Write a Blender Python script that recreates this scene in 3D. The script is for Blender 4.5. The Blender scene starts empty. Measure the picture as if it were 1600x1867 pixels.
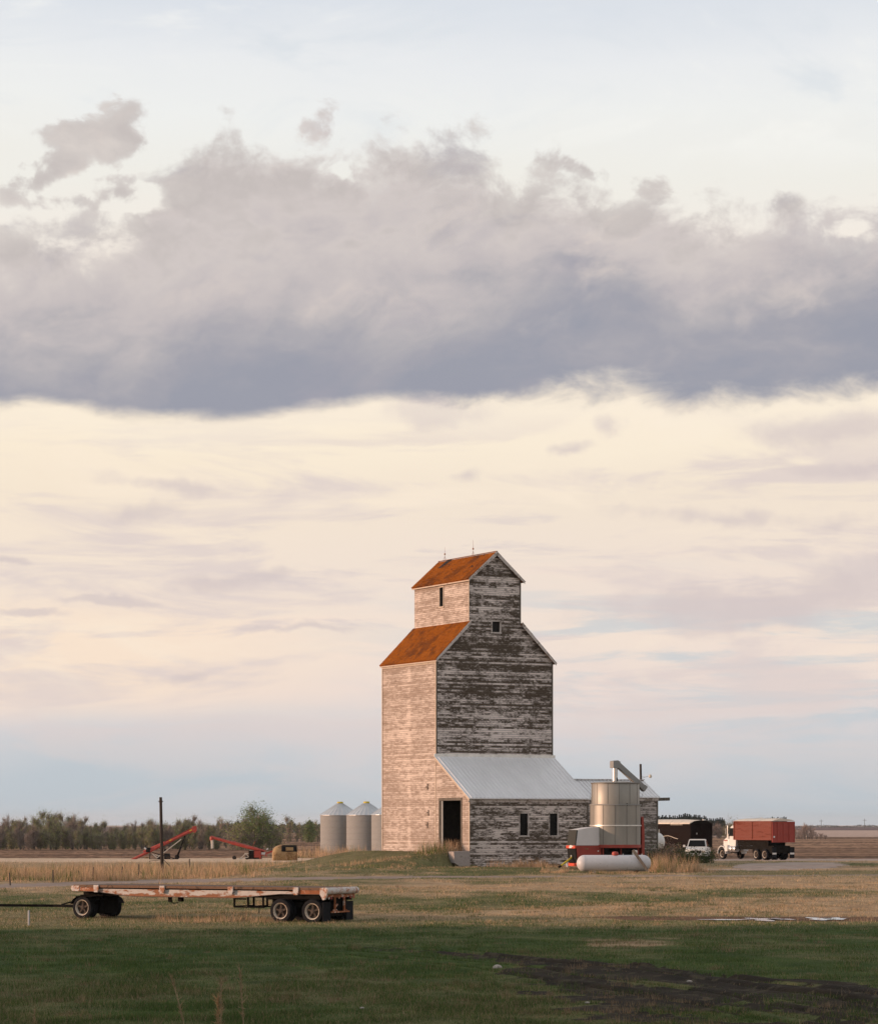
import bpy, math, random
import numpy as np
from mathutils import Vector, Matrix
R = math.radians
scene = bpy.context.scene
COL = scene.collection

# ------------------------------------------------------------------ node helpers
def lin(c):
    c = c / 255.0
    return c / 12.92 if c <= 0.04045 else ((c + 0.055) / 1.055) ** 2.4
def S(r, g, b, k=1.0):
    return (lin(r) * k, lin(g) * k, lin(b) * k)

class NT:
    def __init__(s, tree):
        s.t = tree; s.n = tree.nodes; s.l = tree.links
    def new(s, typ, **kw):
        nd = s.n.new(typ)
        for k, v in kw.items(): setattr(nd, k, v)
        return nd
    def put(s, sock, val):
        if isinstance(val, bpy.types.NodeSocket): s.l.new(val, sock)
        elif isinstance(val, (tuple, list)) and len(val) == 3 and sock.type == 'RGBA': sock.default_value = (*val, 1)
        else: sock.default_value = val
    def m(s, op, a, b=None, c=None, clamp=False):
        nd = s.new('ShaderNodeMath', operation=op, use_clamp=clamp)
        for i, x in enumerate((a, b, c)):
            if x is not None: s.put(nd.inputs[i], x)
        return nd.outputs[0]
    def add(s, a, b): return s.m('ADD', a, b)
    def sub(s, a, b): return s.m('SUBTRACT', a, b)
    def mul(s, a, b): return s.m('MULTIPLY', a, b)
    def ss(s, x, lo, hi, o0=0.0, o1=1.0):
        nd = s.new('ShaderNodeMapRange', interpolation_type='SMOOTHSTEP')
        for i, v in enumerate((x, lo, hi, o0, o1)): s.put(nd.inputs[i], v)
        return nd.outputs[0]
    def lr(s, x, lo, hi, o0=0.0, o1=1.0):
        nd = s.new('ShaderNodeMapRange')
        for i, v in enumerate((x, lo, hi, o0, o1)): s.put(nd.inputs[i], v)
        return nd.outputs[0]
    def mix(s, f, a, b, mode='MIX'):
        nd = s.new('ShaderNodeMix', data_type='RGBA', blend_type=mode)
        s.put(nd.inputs[0], f); s.put(nd.inputs[6], a); s.put(nd.inputs[7], b)
        return nd.outputs[2]
    def xyz(s, x, y, z):
        nd = s.new('ShaderNodeCombineXYZ')
        for i, v in enumerate((x, y, z)): s.put(nd.inputs[i], v)
        return nd.outputs[0]
    def sep(s, v):
        nd = s.new('ShaderNodeSeparateXYZ'); s.l.new(v, nd.inputs[0]); return nd.outputs
    def vmul(s, v, k):
        nd = s.new('ShaderNodeVectorMath', operation='MULTIPLY'); s.put(nd.inputs[0], v); nd.inputs[1].default_value = k
        return nd.outputs[0]
    def noise(s, v, scale=1.0, detail=4.0, rough=0.5, dist=0.0, lac=2.0):
        nd = s.new('ShaderNodeTexNoise', noise_dimensions='3D')
        s.put(nd.inputs['Vector'], v); nd.inputs['Scale'].default_value = scale
        nd.inputs['Detail'].default_value = detail; nd.inputs['Roughness'].default_value = rough
        nd.inputs['Distortion'].default_value = dist; nd.inputs['Lacunarity'].default_value = lac
        return nd.outputs[0]
    def ramp(s, f, stops, interp='LINEAR'):
        nd = s.new('ShaderNodeValToRGB'); s.put(nd.inputs[0], f)
        cr = nd.color_ramp; cr.interpolation = interp
        while len(cr.elements) < len(stops): cr.elements.new(0.5)
        for e, (p, c) in zip(cr.elements, stops):
            e.position = p; e.color = (*c, 1)
        return nd.outputs[0]
    def curve(s, x, pts):
        nd = s.new('ShaderNodeFloatCurve'); s.put(nd.inputs[1], x)
        cm = nd.mapping; cu = cm.curves[0]
        while len(cu.points) < len(pts): cu.points.new(0.5, 0.5)
        for p, (a, b) in zip(cu.points, pts): p.location = (a, b); p.handle_type = 'AUTO'
        cm.update()
        return nd.outputs[0]

# ------------------------------------------------------------------ camera, exposure
cam = bpy.data.cameras.new('camera'); camo = bpy.data.objects.new('camera', cam); COL.objects.link(camo)
F = 5000.0                                     # focal length in pixels of the 1600 px wide photograph
HOR = 1503.0
cam.sensor_fit = 'VERTICAL'; cam.sensor_height = 36.0; cam.sensor_width = 36.0
cam.lens = F / 1867.0 * 36.0
cam.shift_y = (HOR - 933.5) / 1867.0
cam.clip_start = 0.5; cam.clip_end = 40000
camo.location = (0, 0, 4.0); camo.rotation_euler = (R(90), 0, 0)
scene.camera = camo
vs = scene.view_settings
vs.view_transform = 'Standard'; vs.look = 'None'; vs.exposure = 0.0; vs.gamma = 1.0
scene.cycles.max_bounces = 5; scene.cycles.diffuse_bounces = 2; scene.cycles.glossy_bounces = 3
scene.cycles.transparent_max_bounces = 4

# ------------------------------------------------------------------ sun
SUN_T, SUN_E = R(6.5), R(8.0)
to_sun = Vector((-math.cos(SUN_E) * math.cos(SUN_T), -math.cos(SUN_E) * math.sin(SUN_T), math.sin(SUN_E)))
sl = bpy.data.lights.new('sun', 'SUN'); so = bpy.data.objects.new('sun', sl); COL.objects.link(so)
sl.energy = 4.2; sl.angle = R(0.6); sl.color = (1.0, 0.65, 0.45)
so.rotation_euler = to_sun.to_track_quat('Z', 'Y').to_euler(); so.location = to_sun * 200

# ------------------------------------------------------------------ sky: a physical sky with a layer of cloud, all laid out by direction
def build_world():
    w = bpy.data.worlds.new('World'); scene.world = w; w.use_nodes = True
    t = NT(w.node_tree)
    for nd in list(t.n): t.n.remove(nd)
    out = t.new('ShaderNodeOutputWorld'); bg = t.new('ShaderNodeBackground')
    t.l.new(bg.outputs[0], out.inputs[0])
    BG = 0.1; K = 1.0 / BG
    bg.inputs[1].default_value = BG
    sky = t.new('ShaderNodeTexSky', sky_type='NISHITA'); sky.sun_disc = False
    sky.sun_elevation = SUN_E; sky.sun_rotation = math.atan2(to_sun.x, to_sun.y)
    sky.altitude = 600; sky.air_density = 1.0; sky.dust_density = 2.0
    tc = t.new('ShaderNodeTexCoord')
    x, y, z = t.sep(tc.outputs['Generated'])
    a = t.mul(t.m('ARCTAN2', x, y), 5.0)                                   # azimuth
    zz = t.m('MINIMUM', t.m('MAXIMUM', z, -0.2), 0.95)
    b = t.mul(t.m('DIVIDE', zz, t.m('SQRT', t.sub(1.0, t.mul(zz, zz)))), 5.0)   # height above the horizon
    b1600 = lambda py: (HOR - py) / 1000.0
    a1600 = lambda px: (px - 800) / 1000.0
    # ---- high veil: cream sky with a little blue
    vst = t.xyz(t.mul(a, 1.0), 0.0, t.mul(b, 5.0))
    wob = t.mul(t.sub(t.noise(t.xyz(t.mul(a, 1.1), 3.0, t.mul(b, 3.0)), 1.6, 5, .55), .5), .16)
    bw = t.add(b, wob)
    veil = t.ramp(t.m('DIVIDE', bw, 1.7), [(p / 1.7, S(*c)) for p, c in (
        (0.0, (187, 198, 206)), (.07, (191, 200, 207)), (.13, (203, 206, 210)), (.18, (215, 211, 212)), (.24, (236, 220, 212)), (.34, (243, 226, 212)),
        (.44, (240, 224, 212)), (.60, (243, 228, 210)), (.70, (250, 236, 215)), (.80, (251, 237, 217)), (1.05, (244, 236, 226)),
        (1.18, (240, 238, 231)), (1.30, (239, 240, 238)), (1.40, (234, 236, 238)), (1.50, (221, 226, 233)), (1.62, (222, 223, 226)))])
    # cool strips, mostly to the right and low down
    n1 = t.noise(t.xyz(t.mul(a, 1.3), 7.3, t.mul(b, 11.0)), 1.6, 7, .62, .4)
    right = t.ss(a, -.35, .45)
    low = t.mul(t.ss(b, .10, .2), t.ss(b, .50, .36))
    cool = t.mul(t.mul(t.ss(n1, .46, .60), low), t.add(t.mul(right, .62), .06))
    veil = t.mix(cool, veil, S(193, 204, 211))
    # warm bright strips low down
    n2 = t.noise(t.xyz(t.mul(a, 1.4), 1.7, t.mul(b, 13.0)), 1.5, 5, .55, .4)
    warm = t.mul(t.ss(n2, .56, .70), t.mul(t.ss(b, .18, .26), t.ss(b, .55, .40)))
    veil = t.mix(t.mul(warm, .55), veil, S(246, 226, 212))
    glow = t.mul(t.ss(a, .05, -.65), t.mul(t.ss(b, .16, .27), t.ss(b, .46, .34)))
    veil = t.mix(t.mul(glow, .75), veil, S(252, 229, 205))
    glow2 = t.mul(t.ss(a, .3, -.75), t.mul(t.ss(b, .35, .5), t.ss(b, .85, .7)))
    veil = t.mix(t.mul(glow2, .35), veil, S(253, 236, 210))
    # thin mauve streaks under the bank
    n3 = t.noise(t.xyz(t.mul(a, 1.25), 12.0, t.mul(b, 6.5)), 1.7, 7, .6, .55)
    band = t.mul(t.ss(b, .05, .28, .25, 1.0), t.ss(b, .80, .62))
    st = t.mul(t.mul(t.ss(n3, .45, .62), band), .80)
    veil = t.mix(st, veil, S(223, 209, 205))
    n4 = t.noise(t.xyz(t.mul(a, 2.0), 5.0, t.mul(b, 15.0)), 1.4, 6, .6, .3)
    st2 = t.mul(t.mul(t.ss(n4, .56, .68), t.mul(t.ss(b, .24, .34), t.ss(b, .66, .5))), .55)
    veil = t.mix(st2, veil, S(213, 201, 202))
    n5 = t.noise(t.xyz(t.mul(a, .9), 40.0, t.mul(b, 3.2)), 2.2, 8, .60, .7)
    veil = t.mix(t.mul(t.mul(t.ss(n5, .52, .70), t.mul(t.ss(b, .2, .3), t.ss(b, 1.0, .8))), .55), veil, S(252, 236, 216))
    n6 = t.noise(t.xyz(t.mul(a, .9), 50.0, t.mul(b, 2.2)), 1.8, 8, .60, .8)
    veil = t.mix(t.mul(t.mul(t.ss(n6, .50, .68), t.ss(b, 1.15, 1.3)), .7), veil, S(250, 249, 244))
    veil = t.mix(t.mul(t.mul(t.ss(n6, .48, .34), t.ss(b, 1.15, 1.35)), .55), veil, S(215, 222, 229))
    # a soft mauve bank low on the right, under the bright gap
    def blob(cx, cy, rx, ry, amp=1.0, tilt=0.0):
        dx = t.sub(aw, a1600(cx)); dy = t.sub(bw2, b1600(cy))
        if tilt:
            dy = t.sub(dy, t.mul(dx, tilt))
        dx = t.m('DIVIDE', dx, rx / 1000.0); dy = t.m('DIVIDE', dy, ry / 1000.0)
        r2 = t.m('SQRT', t.add(t.mul(dx, dx), t.mul(dy, dy)))
        return t.mul(t.sub(1.0, r2), amp)
    # ---- domain warp for billowing edges
    pv = t.xyz(a, 0.0, t.mul(b, 1.25))
    wn = t.new('ShaderNodeTexNoise', noise_dimensions='3D'); t.put(wn.inputs['Vector'], pv)
    wn.inputs['Scale'].default_value = 4.5; wn.inputs['Detail'].default_value = 6; wn.inputs['Roughness'].default_value = .55
    wr, wg, wb = t.sep(wn.outputs['Color'])
    aw = t.add(a, t.mul(t.sub(wr, .5), .16)); bw2 = t.add(b, t.mul(t.sub(wg, .5), .11))
    fb = t.noise(t.xyz(t.mul(a, 1.0), 2.0, t.mul(b, 1.2)), 7.5, 9, .60, .25)
    fbc = t.sub(fb, .5)
    # light clouds below the bank
    low_blobs = None
    for q in ((800, 755, 150, 42, 1.0, -.05), (1500, 790, 190, 42, 1.0, .12), (1560, 850, 190, 24, .9, .05), (1420, 1090, 420, 70, .9, .10),
              (1110, 780, 34, 34, .8), (1040, 822, 70, 14, .8, .12), (1340, 945, 300, 24, .7, .0), (860, 875, 46, 18, .7), (210, 1098, 110, 13, 1.0, .04),
              (60, 1128, 90, 11, 1.0, .02), (30, 1020, 70, 12, .9, -.03), (430, 1062, 170, 20, .8, .05), (330, 885, 200, 26, .7, -.16),
              (240, 945, 110, 34, .7, .2), (560, 1140, 180, 10, .8), (330, 1232, 120, 18, .8, .05)):
        q = blob(*q); low_blobs = q if low_blobs is None else t.m('MAXIMUM', low_blobs, q)
    lb = t.ss(t.add(low_blobs, t.mul(fbc, 1.5)), .05, .75)
    veil = t.mix(t.mul(lb, .66), veil, S(211, 198, 197))
    # ---- the cloud bank: curves for its lower and upper edge along the azimuth
    ac = t.lr(aw, -1.0, 1.0); 
    X01 = lambda px: (a1600(px) + 1.0) / 2.0
    Lp = [(-200, 726), (0, 735), (60, 728), (130, 735), (210, 752), (340, 758), (500, 749), (650, 722), (760, 710), (900, 713), (1000, 692), (1080, 682),
          (1150, 690), (1230, 717), (1340, 712), (1450, 702), (1600, 690), (1800, 690)]
    Tp = [(-200, 420), (0, 428), (90, 415), (200, 400), (290, 320), (330, 262), (400, 238), (470, 262), (540, 272), (600, 262), (680, 262), (760, 248), (840, 270), (885, 318),
          (925, 345), (965, 318), (1040, 305), (1090, 345), (1200, 355), (1330, 385), (1420, 370), (1520, 385), (1600, 392), (1800, 380)]
    Lc = t.curve(ac, [(X01(px), b1600(py) / 1.5) for px, py in Lp]); Lc = t.mul(Lc, 1.5)
    Tc = t.curve(ac, [(X01(px), b1600(py) / 1.5) for px, py in Tp]); Tc = t.mul(Tc, 1.5)
    ln = t.noise(t.xyz(t.mul(a, 1.0), 9.0, t.mul(b, 2.0)), 6.5, 7, .6, .3)
    dl = t.add(t.add(t.sub(b, Lc), t.mul(t.sub(ln, .5), t.ss(a, -.15, .25, .045, .14))), t.ss(a, -.2, .2, .016, .036))
    dt = t.add(t.sub(Tc, bw2), t.mul(fbc, .40))
    # extra puffs and holes along the top
    puffs = None
    for q in ((185, 252, 110, 52, .24, .25), (110, 318, 95, 46, .18, .8), (100, 388, 80, 22, .13), (205, 352, 36, 26, .08), (585, 232, 50, 34, .12, .5), (1050, 300, 60, 22, .10, -.2), (1195, 330, 60, 30, .10)):
        q = blob(*q); puffs = q if puffs is None else t.m('MAXIMUM', puffs, q)
    puffs = t.add(puffs, t.mul(fbc, .66))
    holes = None
    for q in ((240, 368, 110, 40, .16), (618, 305, 30, 18, .07, -.5), (800, 430, 110, 14, .05, .35), (1530, 432, 40, 14, .06), (345, 405, 26, 14, .08)):
        q = blob(*q); holes = q if holes is None else t.m('MAXIMUM', holes, q)
    dt = t.sub(dt, t.m('MAXIMUM', t.mul(holes, 1.6), 0.0))
    top_a = t.ss(dt, -.022, .042)
    top_a = t.m('MAXIMUM', top_a, t.mul(t.ss(puffs, -.02, .05), .97))
    low_a = t.ss(dl, t.ss(a, -.1, .3, -.008, -.02), t.ss(a, -.1, .3, .024, .055))
    alpha = t.mul(top_a, low_a)
    # shade inside the bank: grey-blue flat base, warm grey tops
    tt = t.m('DIVIDE', t.sub(b, Lc), t.m('MAXIMUM', t.sub(Tc, Lc), .05))
    tt = t.m('MINIMUM', tt, .93)
    sn = t.noise(t.xyz(t.sub(aw, t.mul(b, .5)), 4.0, t.mul(bw2, 1.7)), 3.6, 8, .56, .2)
    sn2 = t.noise(t.xyz(aw, 14.0, t.mul(bw2, 2.4)), 3.0, 7, .55, .1)
    ts = t.add(tt, t.add(t.mul(t.sub(sn, .5), 1.25), t.add(t.mul(t.sub(sn2, .5), .6), t.mul(t.mul(fbc, t.ss(tt, .2, .7)), .9))))
    ts = t.sub(ts, t.mul(t.ss(a, -.2, .55), t.mul(t.ss(tt, .05, .3), .20)))            # greyer towards the right
    bank = t.ramp(t.lr(ts, -.3, 1.3), [((p + .3) / 1.6, S(*c)) for p, c in (
        (-.25, (154, 156, 169)), (.02, (156, 158, 170)), (.18, (165, 164, 173)), (.34, (180, 176, 180)), (.52, (198, 190, 190)), (.74, (209, 200, 197)),
        (.92, (198, 190, 187)), (1.06, (206, 198, 194)), (1.28, (220, 211, 205)))])
    pat = t.ss(t.noise(t.xyz(t.sub(aw, t.mul(b, .6)), 21.0, t.mul(bw2, 1.3)), 5.2, 7, .58, .2), .54, .74)
    bank = t.mix(t.mul(pat, t.ss(tt, .1, .45, .14, .62)), bank, S(224, 211, 203))
    dk = t.ss(t.noise(t.xyz(t.sub(aw, t.mul(b, .5)), 33.0, t.mul(bw2, 1.7)), 4.4, 7, .56, .1), .54, .72)
    bank = t.mix(t.mul(dk, .45), bank, S(168, 164, 174))
    thin = t.ss(t.m('MAXIMUM', dt, t.mul(puffs, .9)), .0, .09, .62, 1.0)
    col = t.mix(t.mul(alpha, thin), veil, bank)
    # bright silver rim under the base edge
    rim = t.mul(t.ss(dl, -.075, -.012), t.ss(dl, .006, -.008))
    col = t.mix(t.mul(rim, .35), col, S(252, 240, 222))
    # scale to the background strength; far from here let the open sky take over
    sc = t.new('ShaderNodeVectorMath', operation='SCALE'); t.l.new(col, sc.inputs[0]); sc.inputs['Scale'].default_value = K
    f = t.ss(b, 2.5, 9.0, 0.0, .45)
    skc = t.new('ShaderNodeVectorMath', operation='SCALE'); t.l.new(sky.outputs[0], skc.inputs[0]); skc.inputs['Scale'].default_value = 1.0
    fin = t.mix(f, sc.outputs[0], skc.outputs[0])
    t.l.new(fin, bg.inputs[0])
build_world()
scene.world.cycles.sampling_method = 'MANUAL'; scene.world.cycles.sample_map_resolution = 512
# ------------------------------------------------------------------ mesh builder and object helpers
class MB:
    def __init__(s): s.v = []; s.f = []
    def quad(s, *p):
        n = len(s.v); s.v += [tuple(q) for q in p]; s.f.append(tuple(range(n, n + len(p))))
    def box(s, c, d, rot=None):
        n = len(s.v); c = Vector(c)
        for sx, sy, sz in ((-1,-1,-1),(1,-1,-1),(1,1,-1),(-1,1,-1),(-1,-1,1),(1,-1,1),(1,1,1),(-1,1,1)):
            p = Vector((sx * d[0] / 2, sy * d[1] / 2, sz * d[2] / 2))
            if rot is not None: p = rot @ p
            s.v.append(tuple(p + c))
        for q in ((0,3,2,1),(4,5,6,7),(0,1,5,4),(1,2,6,5),(2,3,7,6),(3,0,4,7)): s.f.append(tuple(n + i for i in q))
    def bb(s, x0, x1, y0, y1, z0, z1): s.box(((x0+x1)/2, (y0+y1)/2, (z0+z1)/2), (abs(x1-x0), abs(y1-y0), abs(z1-z0)))
    def beam(s, p, q, w, h, up=(0, 0, 1)):
        p, q = Vector(p), Vector(q); d = q - p; L = d.length; d.normalize(); u = Vector(up)
        if abs(d.dot(u)) > .98: u = Vector((1, 0, 0))
        y = u.cross(d).normalized(); z = d.cross(y)
        s.box((p + q) / 2, (L, w, h), Matrix((d, y, z)).transposed())
    def tube(s, p, q, r0, r1=None, n=10, cap=True):
        r1 = r0 if r1 is None else r1
        p, q = Vector(p), Vector(q); d = (q - p).normalized()
        u = Vector((0, 0, 1)) if abs(d.z) < .9 else Vector((1, 0, 0))
        a = u.cross(d).normalized(); b = d.cross(a); k = len(s.v)
        for c, r in ((p, r0), (q, r1)):
            for i in range(n):
                t = 2 * math.pi * i / n
                s.v.append(tuple(c + a * (r * math.cos(t)) + b * (r * math.sin(t))))
        for i in range(n):
            j = (i + 1) % n; s.f.append((k + i, k + j, k + n + j, k + n + i))
        if cap:
            s.f.append(tuple(k + i for i in reversed(range(n)))); s.f.append(tuple(k + n + i for i in range(n)))
    def pipe(s, pts, r, n=8):
        for p, q in zip(pts[:-1], pts[1:]): s.tube(p, q, r, r, n)
    def lathe(s, prof, n=32, o=(0, 0, 0), ax=(0, 0, 1), cap=False):
        ax = Vector(ax).normalized(); o = Vector(o)
        u = Vector((1, 0, 0)) if abs(ax.x) < .9 else Vector((0, 1, 0))
        a = ax.cross(u).normalized(); b = ax.cross(a); k = len(s.v); m = len(prof)
        for r, z in prof:
            for i in range(n):
                t = 2 * math.pi * i / n
                s.v.append(tuple(o + ax * z + a * (r * math.cos(t)) + b * (r * math.sin(t))))
        for j in range(m - 1):
            for i in range(n):
                i2 = (i + 1) % n
                s.f.append((k + j*n + i, k + j*n + i2, k + (j+1)*n + i2, k + (j+1)*n + i))
        if cap:
            s.f.append(tuple(k + i for i in reversed(range(n)))); s.f.append(tuple(k + (m-1)*n + i for i in range(n)))
    def loft(s, secs, cap=True):
        k = len(s.v); m = len(secs[0])
        for sec in secs: s.v += [tuple(p) for p in sec]
        for j in range(len(secs) - 1):
            for i in range(m):
                i2 = (i + 1) % m
                s.f.append((k + j*m + i, k + j*m + i2, k + (j+1)*m + i2, k + (j+1)*m + i))
        if cap:
            s.f.append(tuple(k + i for i in reversed(range(m)))); s.f.append(tuple(k + (len(secs)-1)*m + i for i in range(m)))
    def prism(s, poly, f0, f1):        # poly in 2-D, f0/f1 map a 2-D point to the two end faces
        s.loft([[f0(*p) for p in poly], [f1(*p) for p in poly]])
    def mesh(s, name, mat=None, smooth=None):
        me = bpy.data.meshes.new(name); me.from_pydata(s.v, [], s.f)
        if mat: me.materials.append(mat)
        if smooth:
            import bmesh
            bm = bmesh.new(); bm.from_mesh(me); bmesh.ops.remove_doubles(bm, verts=bm.verts, dist=1e-5); bm.to_mesh(me); bm.free()
            me.shade_smooth(); me.set_sharp_from_angle(angle=R(smooth))
        me.update(); return me

def tag(o, label=None, cat=None, group=None, kind=None):
    if label: o['label'] = label
    if cat: o['category'] = cat
    if group: o['group'] = group
    if kind: o['kind'] = kind
    return o
def thing(name, label, cat, loc=(0, 0, 0), rz=0.0, group=None):
    o = bpy.data.objects.new(name, None); COL.objects.link(o); o.empty_display_size = .3
    o.location = loc; o.rotation_euler = (0, 0, rz)
    return tag(o, label, cat, group)
def part(name, mb, mat, parent=None, smooth=None, bevel=None, label=None):
    me = mb.mesh(name, mat, smooth) if isinstance(mb, MB) else mb
    o = bpy.data.objects.new(name, me); COL.objects.link(o)
    if parent: o.parent = parent
    if bevel:
        md = o.modifiers.new('bevel', 'BEVEL'); md.width = bevel; md.segments = 2; md.limit_method = 'ANGLE'
    if label: o['label'] = label
    return o
def single(name, mb, mat, label, cat, loc=(0, 0, 0), rz=0.0, group=None, smooth=None):
    o = part(name, mb, mat, None, smooth); o.location = loc; o.rotation_euler = (0, 0, rz)
    return tag(o, label, cat, group)
def copy_tree(o, parent=None):
    c = o.copy(); COL.objects.link(c); c.parent = parent
    for ch in [k for k in bpy.data.objects if k.parent == o]: copy_tree(ch, c)
    return c
def np_mesh(name, V, Fq, mat, col=None, n=3):
    me = bpy.data.meshes.new(name); nv = len(V); nf = len(Fq)
    me.vertices.add(nv); me.vertices.foreach_set('co', V.astype(np.float32).ravel())
    me.loops.add(nf * n); me.polygons.add(nf)
    me.loops.foreach_set('vertex_index', Fq.astype(np.int32).ravel())
    me.polygons.foreach_set('loop_start', np.arange(0, nf * n, n, dtype=np.int32))
    if col is not None:
        at = me.attributes.new('tint', 'FLOAT_COLOR', 'POINT')
        at.data.foreach_set('color', np.hstack([col, np.ones((nv, 1))]).astype(np.float32).ravel())
    me.materials.append(mat); me.update(); me.validate(); return me

# ------------------------------------------------------------------ materials
def new_mat(name):
    mt = bpy.data.materials.new(name); mt.use_nodes = True
    t = NT(mt.node_tree); p = t.n['Principled BSDF']
    return mt, t, p
def coords(t, kind='Object'): return t.new('ShaderNodeTexCoord').outputs[kind]
def bump(t, p, h, dist=.01, strength=.6):
    nd = t.new('ShaderNodeBump'); nd.inputs['Distance'].default_value = dist; nd.inputs['Strength'].default_value = strength
    t.l.new(h, nd.inputs['Height']); t.l.new(nd.outputs[0], p.inputs['Normal'])
def paint(name, base, rough=.5, metal=0.0, wear=None, wear_amt=.35, scale=2.0, var=.18, stretch=(1, 1, 1), bmp=0.0, spec=.4):
    mt, t, p = new_mat(name); co = coords(t)
    v = t.vmul(co, stretch)
    n1 = t.noise(v, scale, 6, .6); n2 = t.noise(v, scale * 5.3, 5, .65)
    c = t.mix(t.lr(n1, .3, .7), tuple(k * (1 - var) for k in base), tuple(min(1, k * (1 + var)) for k in base))
    if wear:
        f = t.ss(t.add(t.mul(n1, .6), t.mul(n2, .4)), .62 - wear_amt * .3, .70 - wear_amt * .25)
        c = t.mix(f, c, wear)
        t.put(p.inputs['Roughness'], t.lr(f, 0, 1, rough, .9))
    else: p.inputs['Roughness'].default_value = rough
    t.put(p.inputs['Base Color'], c); p.inputs['Metallic'].default_value = metal
    p.inputs['Specular IOR Level'].default_value = spec
    if bmp: bump(t, p, n2, bmp)
    return mt
def tinted(name, rough=.9, var=.35, scale=3.0, trans=0.0):
    mt, t, p = new_mat(name)
    at = t.new('ShaderNodeAttribute', attribute_name='tint')
    n = t.noise(coords(t, 'Object'), scale, 5, .65)
    c = t.mix(1.0, at.outputs['Color'], t.ramp(n, [(.25, (1 - var,) * 3), (.75, (1 + var,) * 3)]), 'MULTIPLY')
    t.put(p.inputs['Base Color'], c); p.inputs['Roughness'].default_value = rough
    p.inputs['Specular IOR Level'].default_value = .08
    return mt

def siding(name, wood_a, wood_b, paint_c, amount, row=.14, soft=.06, patch=.5, fine=1.0, brk=4.6, seam=None):
    """lapped boards whose paint flakes off board by board"""
    mt, t, p = new_mat(name); x, y, z = t.sep(coords(t))
    idn = t.m('FLOOR', t.m('DIVIDE', z, row))
    hv = t.add(x, t.mul(y, 1.0))
    nb = t.noise(t.xyz(t.mul(hv, .55), t.mul(idn, 1.37), t.mul(z, 1.1)), 1.0, 6, .68)
    nl = t.noise(t.xyz(t.mul(hv, .22), 4.2, t.mul(z, .30)), 1.0, 4, .55)
    nf = t.noise(t.xyz(t.mul(hv, brk), t.mul(y, .7), t.mul(z, 21.0)), 1.0, 6, .7)
    wn = t.new('ShaderNodeTexWhiteNoise', noise_dimensions='1D'); t.l.new(idn, wn.inputs['W'])
    rnd = wn.outputs['Value']
    nb = t.noise(t.xyz(t.mul(hv, 1.35 * fine), t.mul(idn, 7.37), t.mul(z, .6)), 1.0, 5, .64)
    rk = .18 / fine
    if seam is not None:
        g = t.mul(t.sub(y, seam), 4.0); nl = t.add(nl, t.mul(t.mul(t.m('EXPONENT', t.mul(t.mul(g, g), -1.0)), .75), t.ss(t.noise(t.xyz(0.0, 0.0, z), 1.3, 3, .6), .40, .62)))
    val = t.add(t.add(t.mul(nb, .66), t.mul(nl, patch)), t.add(t.mul(nf, .62), t.mul(rnd, rk)))
    th = (.66 + patch + .62 + rk) * .5
    f = t.ss(val, th - soft + .12 - amount * .24, th + soft + .12 - amount * .24)
    wood = t.mix(t.lr(nf, .3, .7), wood_a, wood_b)
    wood = t.mix(t.mul(rnd, .35), wood, tuple(k * .55 for k in wood_a))
    pc = t.mix(t.lr(nl, .35, .65), tuple(k * .80 for k in paint_c), paint_c)
    c = t.mix(f, wood, pc)
    # the lap line under every board
    fr = t.m('FRACT', t.m('DIVIDE', z, row))
    lapn = t.mul(t.ss(fr, .24, .04), .78)
    c = t.mix(lapn, c, tuple(k * .4 for k in wood_a))
    t.put(p.inputs['Base Color'], c); p.inputs['Roughness'].default_value = .85; p.inputs['Specular IOR Level'].default_value = .15
    bump(t, p, t.add(t.mul(f, .4), t.mul(nf, .6)), .012, .5)
    return mt

M = {}
M['gable'] = siding('peeled_dark_siding', (.060, .045, .033), (.140, .108, .082), (.76, .665, .625), .40, soft=.10, patch=.38)
M['lean'] = siding('peeled_lower_siding', (.072, .056, .042), (.16, .127, .10), (.77, .68, .635), .52, soft=.08, patch=.32)
M['annex'] = siding('peeled_annex_siding', (.095, .080, .066), (.19, .16, .135), (.50, .44, .41), .45)
M['west'] = siding('bleached_siding', (.27, .205, .168), (.37, .29, .24), (.61, .51, .45), .47, soft=.14, patch=.24, fine=1.1, brk=1.5, seam=4.3)
M['trim'] = paint('weathered_trim_paint', (.56, .50, .47), .8, wear=(.24, .20, .17), wear_amt=.45, scale=1.6, stretch=(1, 1, 1), bmp=.004)
M['trim_warm'] = paint('west_trim_paint', (.50, .40, .32), .8, wear=(.30, .22, .17), wear_amt=.3, scale=1.5)
M['old_wood'] = paint('old_grey_wood', (.16, .135, .11), .9, wear=(.07, .058, .048), wear_amt=.5, scale=3, stretch=(4, 4, .6), bmp=.006)
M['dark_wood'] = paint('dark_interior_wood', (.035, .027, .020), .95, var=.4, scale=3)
M['pole_wood'] = paint('creosote_pole_wood', (.040, .028, .022), .9, var=.4, scale=4, stretch=(5, 5, .5), bmp=.006)
M['post_wood'] = paint('fence_post_wood', (.075, .060, .048), .9, var=.4, scale=5, stretch=(4, 4, .8))
M['glass'] = paint('dark_window_glass', (.008, .008, .008), .25, spec=.12)
M['concrete'] = paint('rough_concrete', (.36, .31, .29), .9, wear=(.24, .20, .18), wear_amt=.3, scale=4, bmp=.01)
M['steel'] = paint('galvanized_sheet', (.262, .258, .25), .7, .0, spec=.2, wear=(.25, .24, .225), wear_amt=.35, scale=.8, var=.08, stretch=(1, 1, 3))
M['bin_roof'] = paint('galvanized_bin_roof', (.58, .59, .60), .38, .55, var=.08, scale=1.0)
M['dryer'] = paint('dull_dryer_steel', (.285, .265, .235), .48, .35, scale=.7, var=.12, stretch=(1.2, 1.2, .5))
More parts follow.
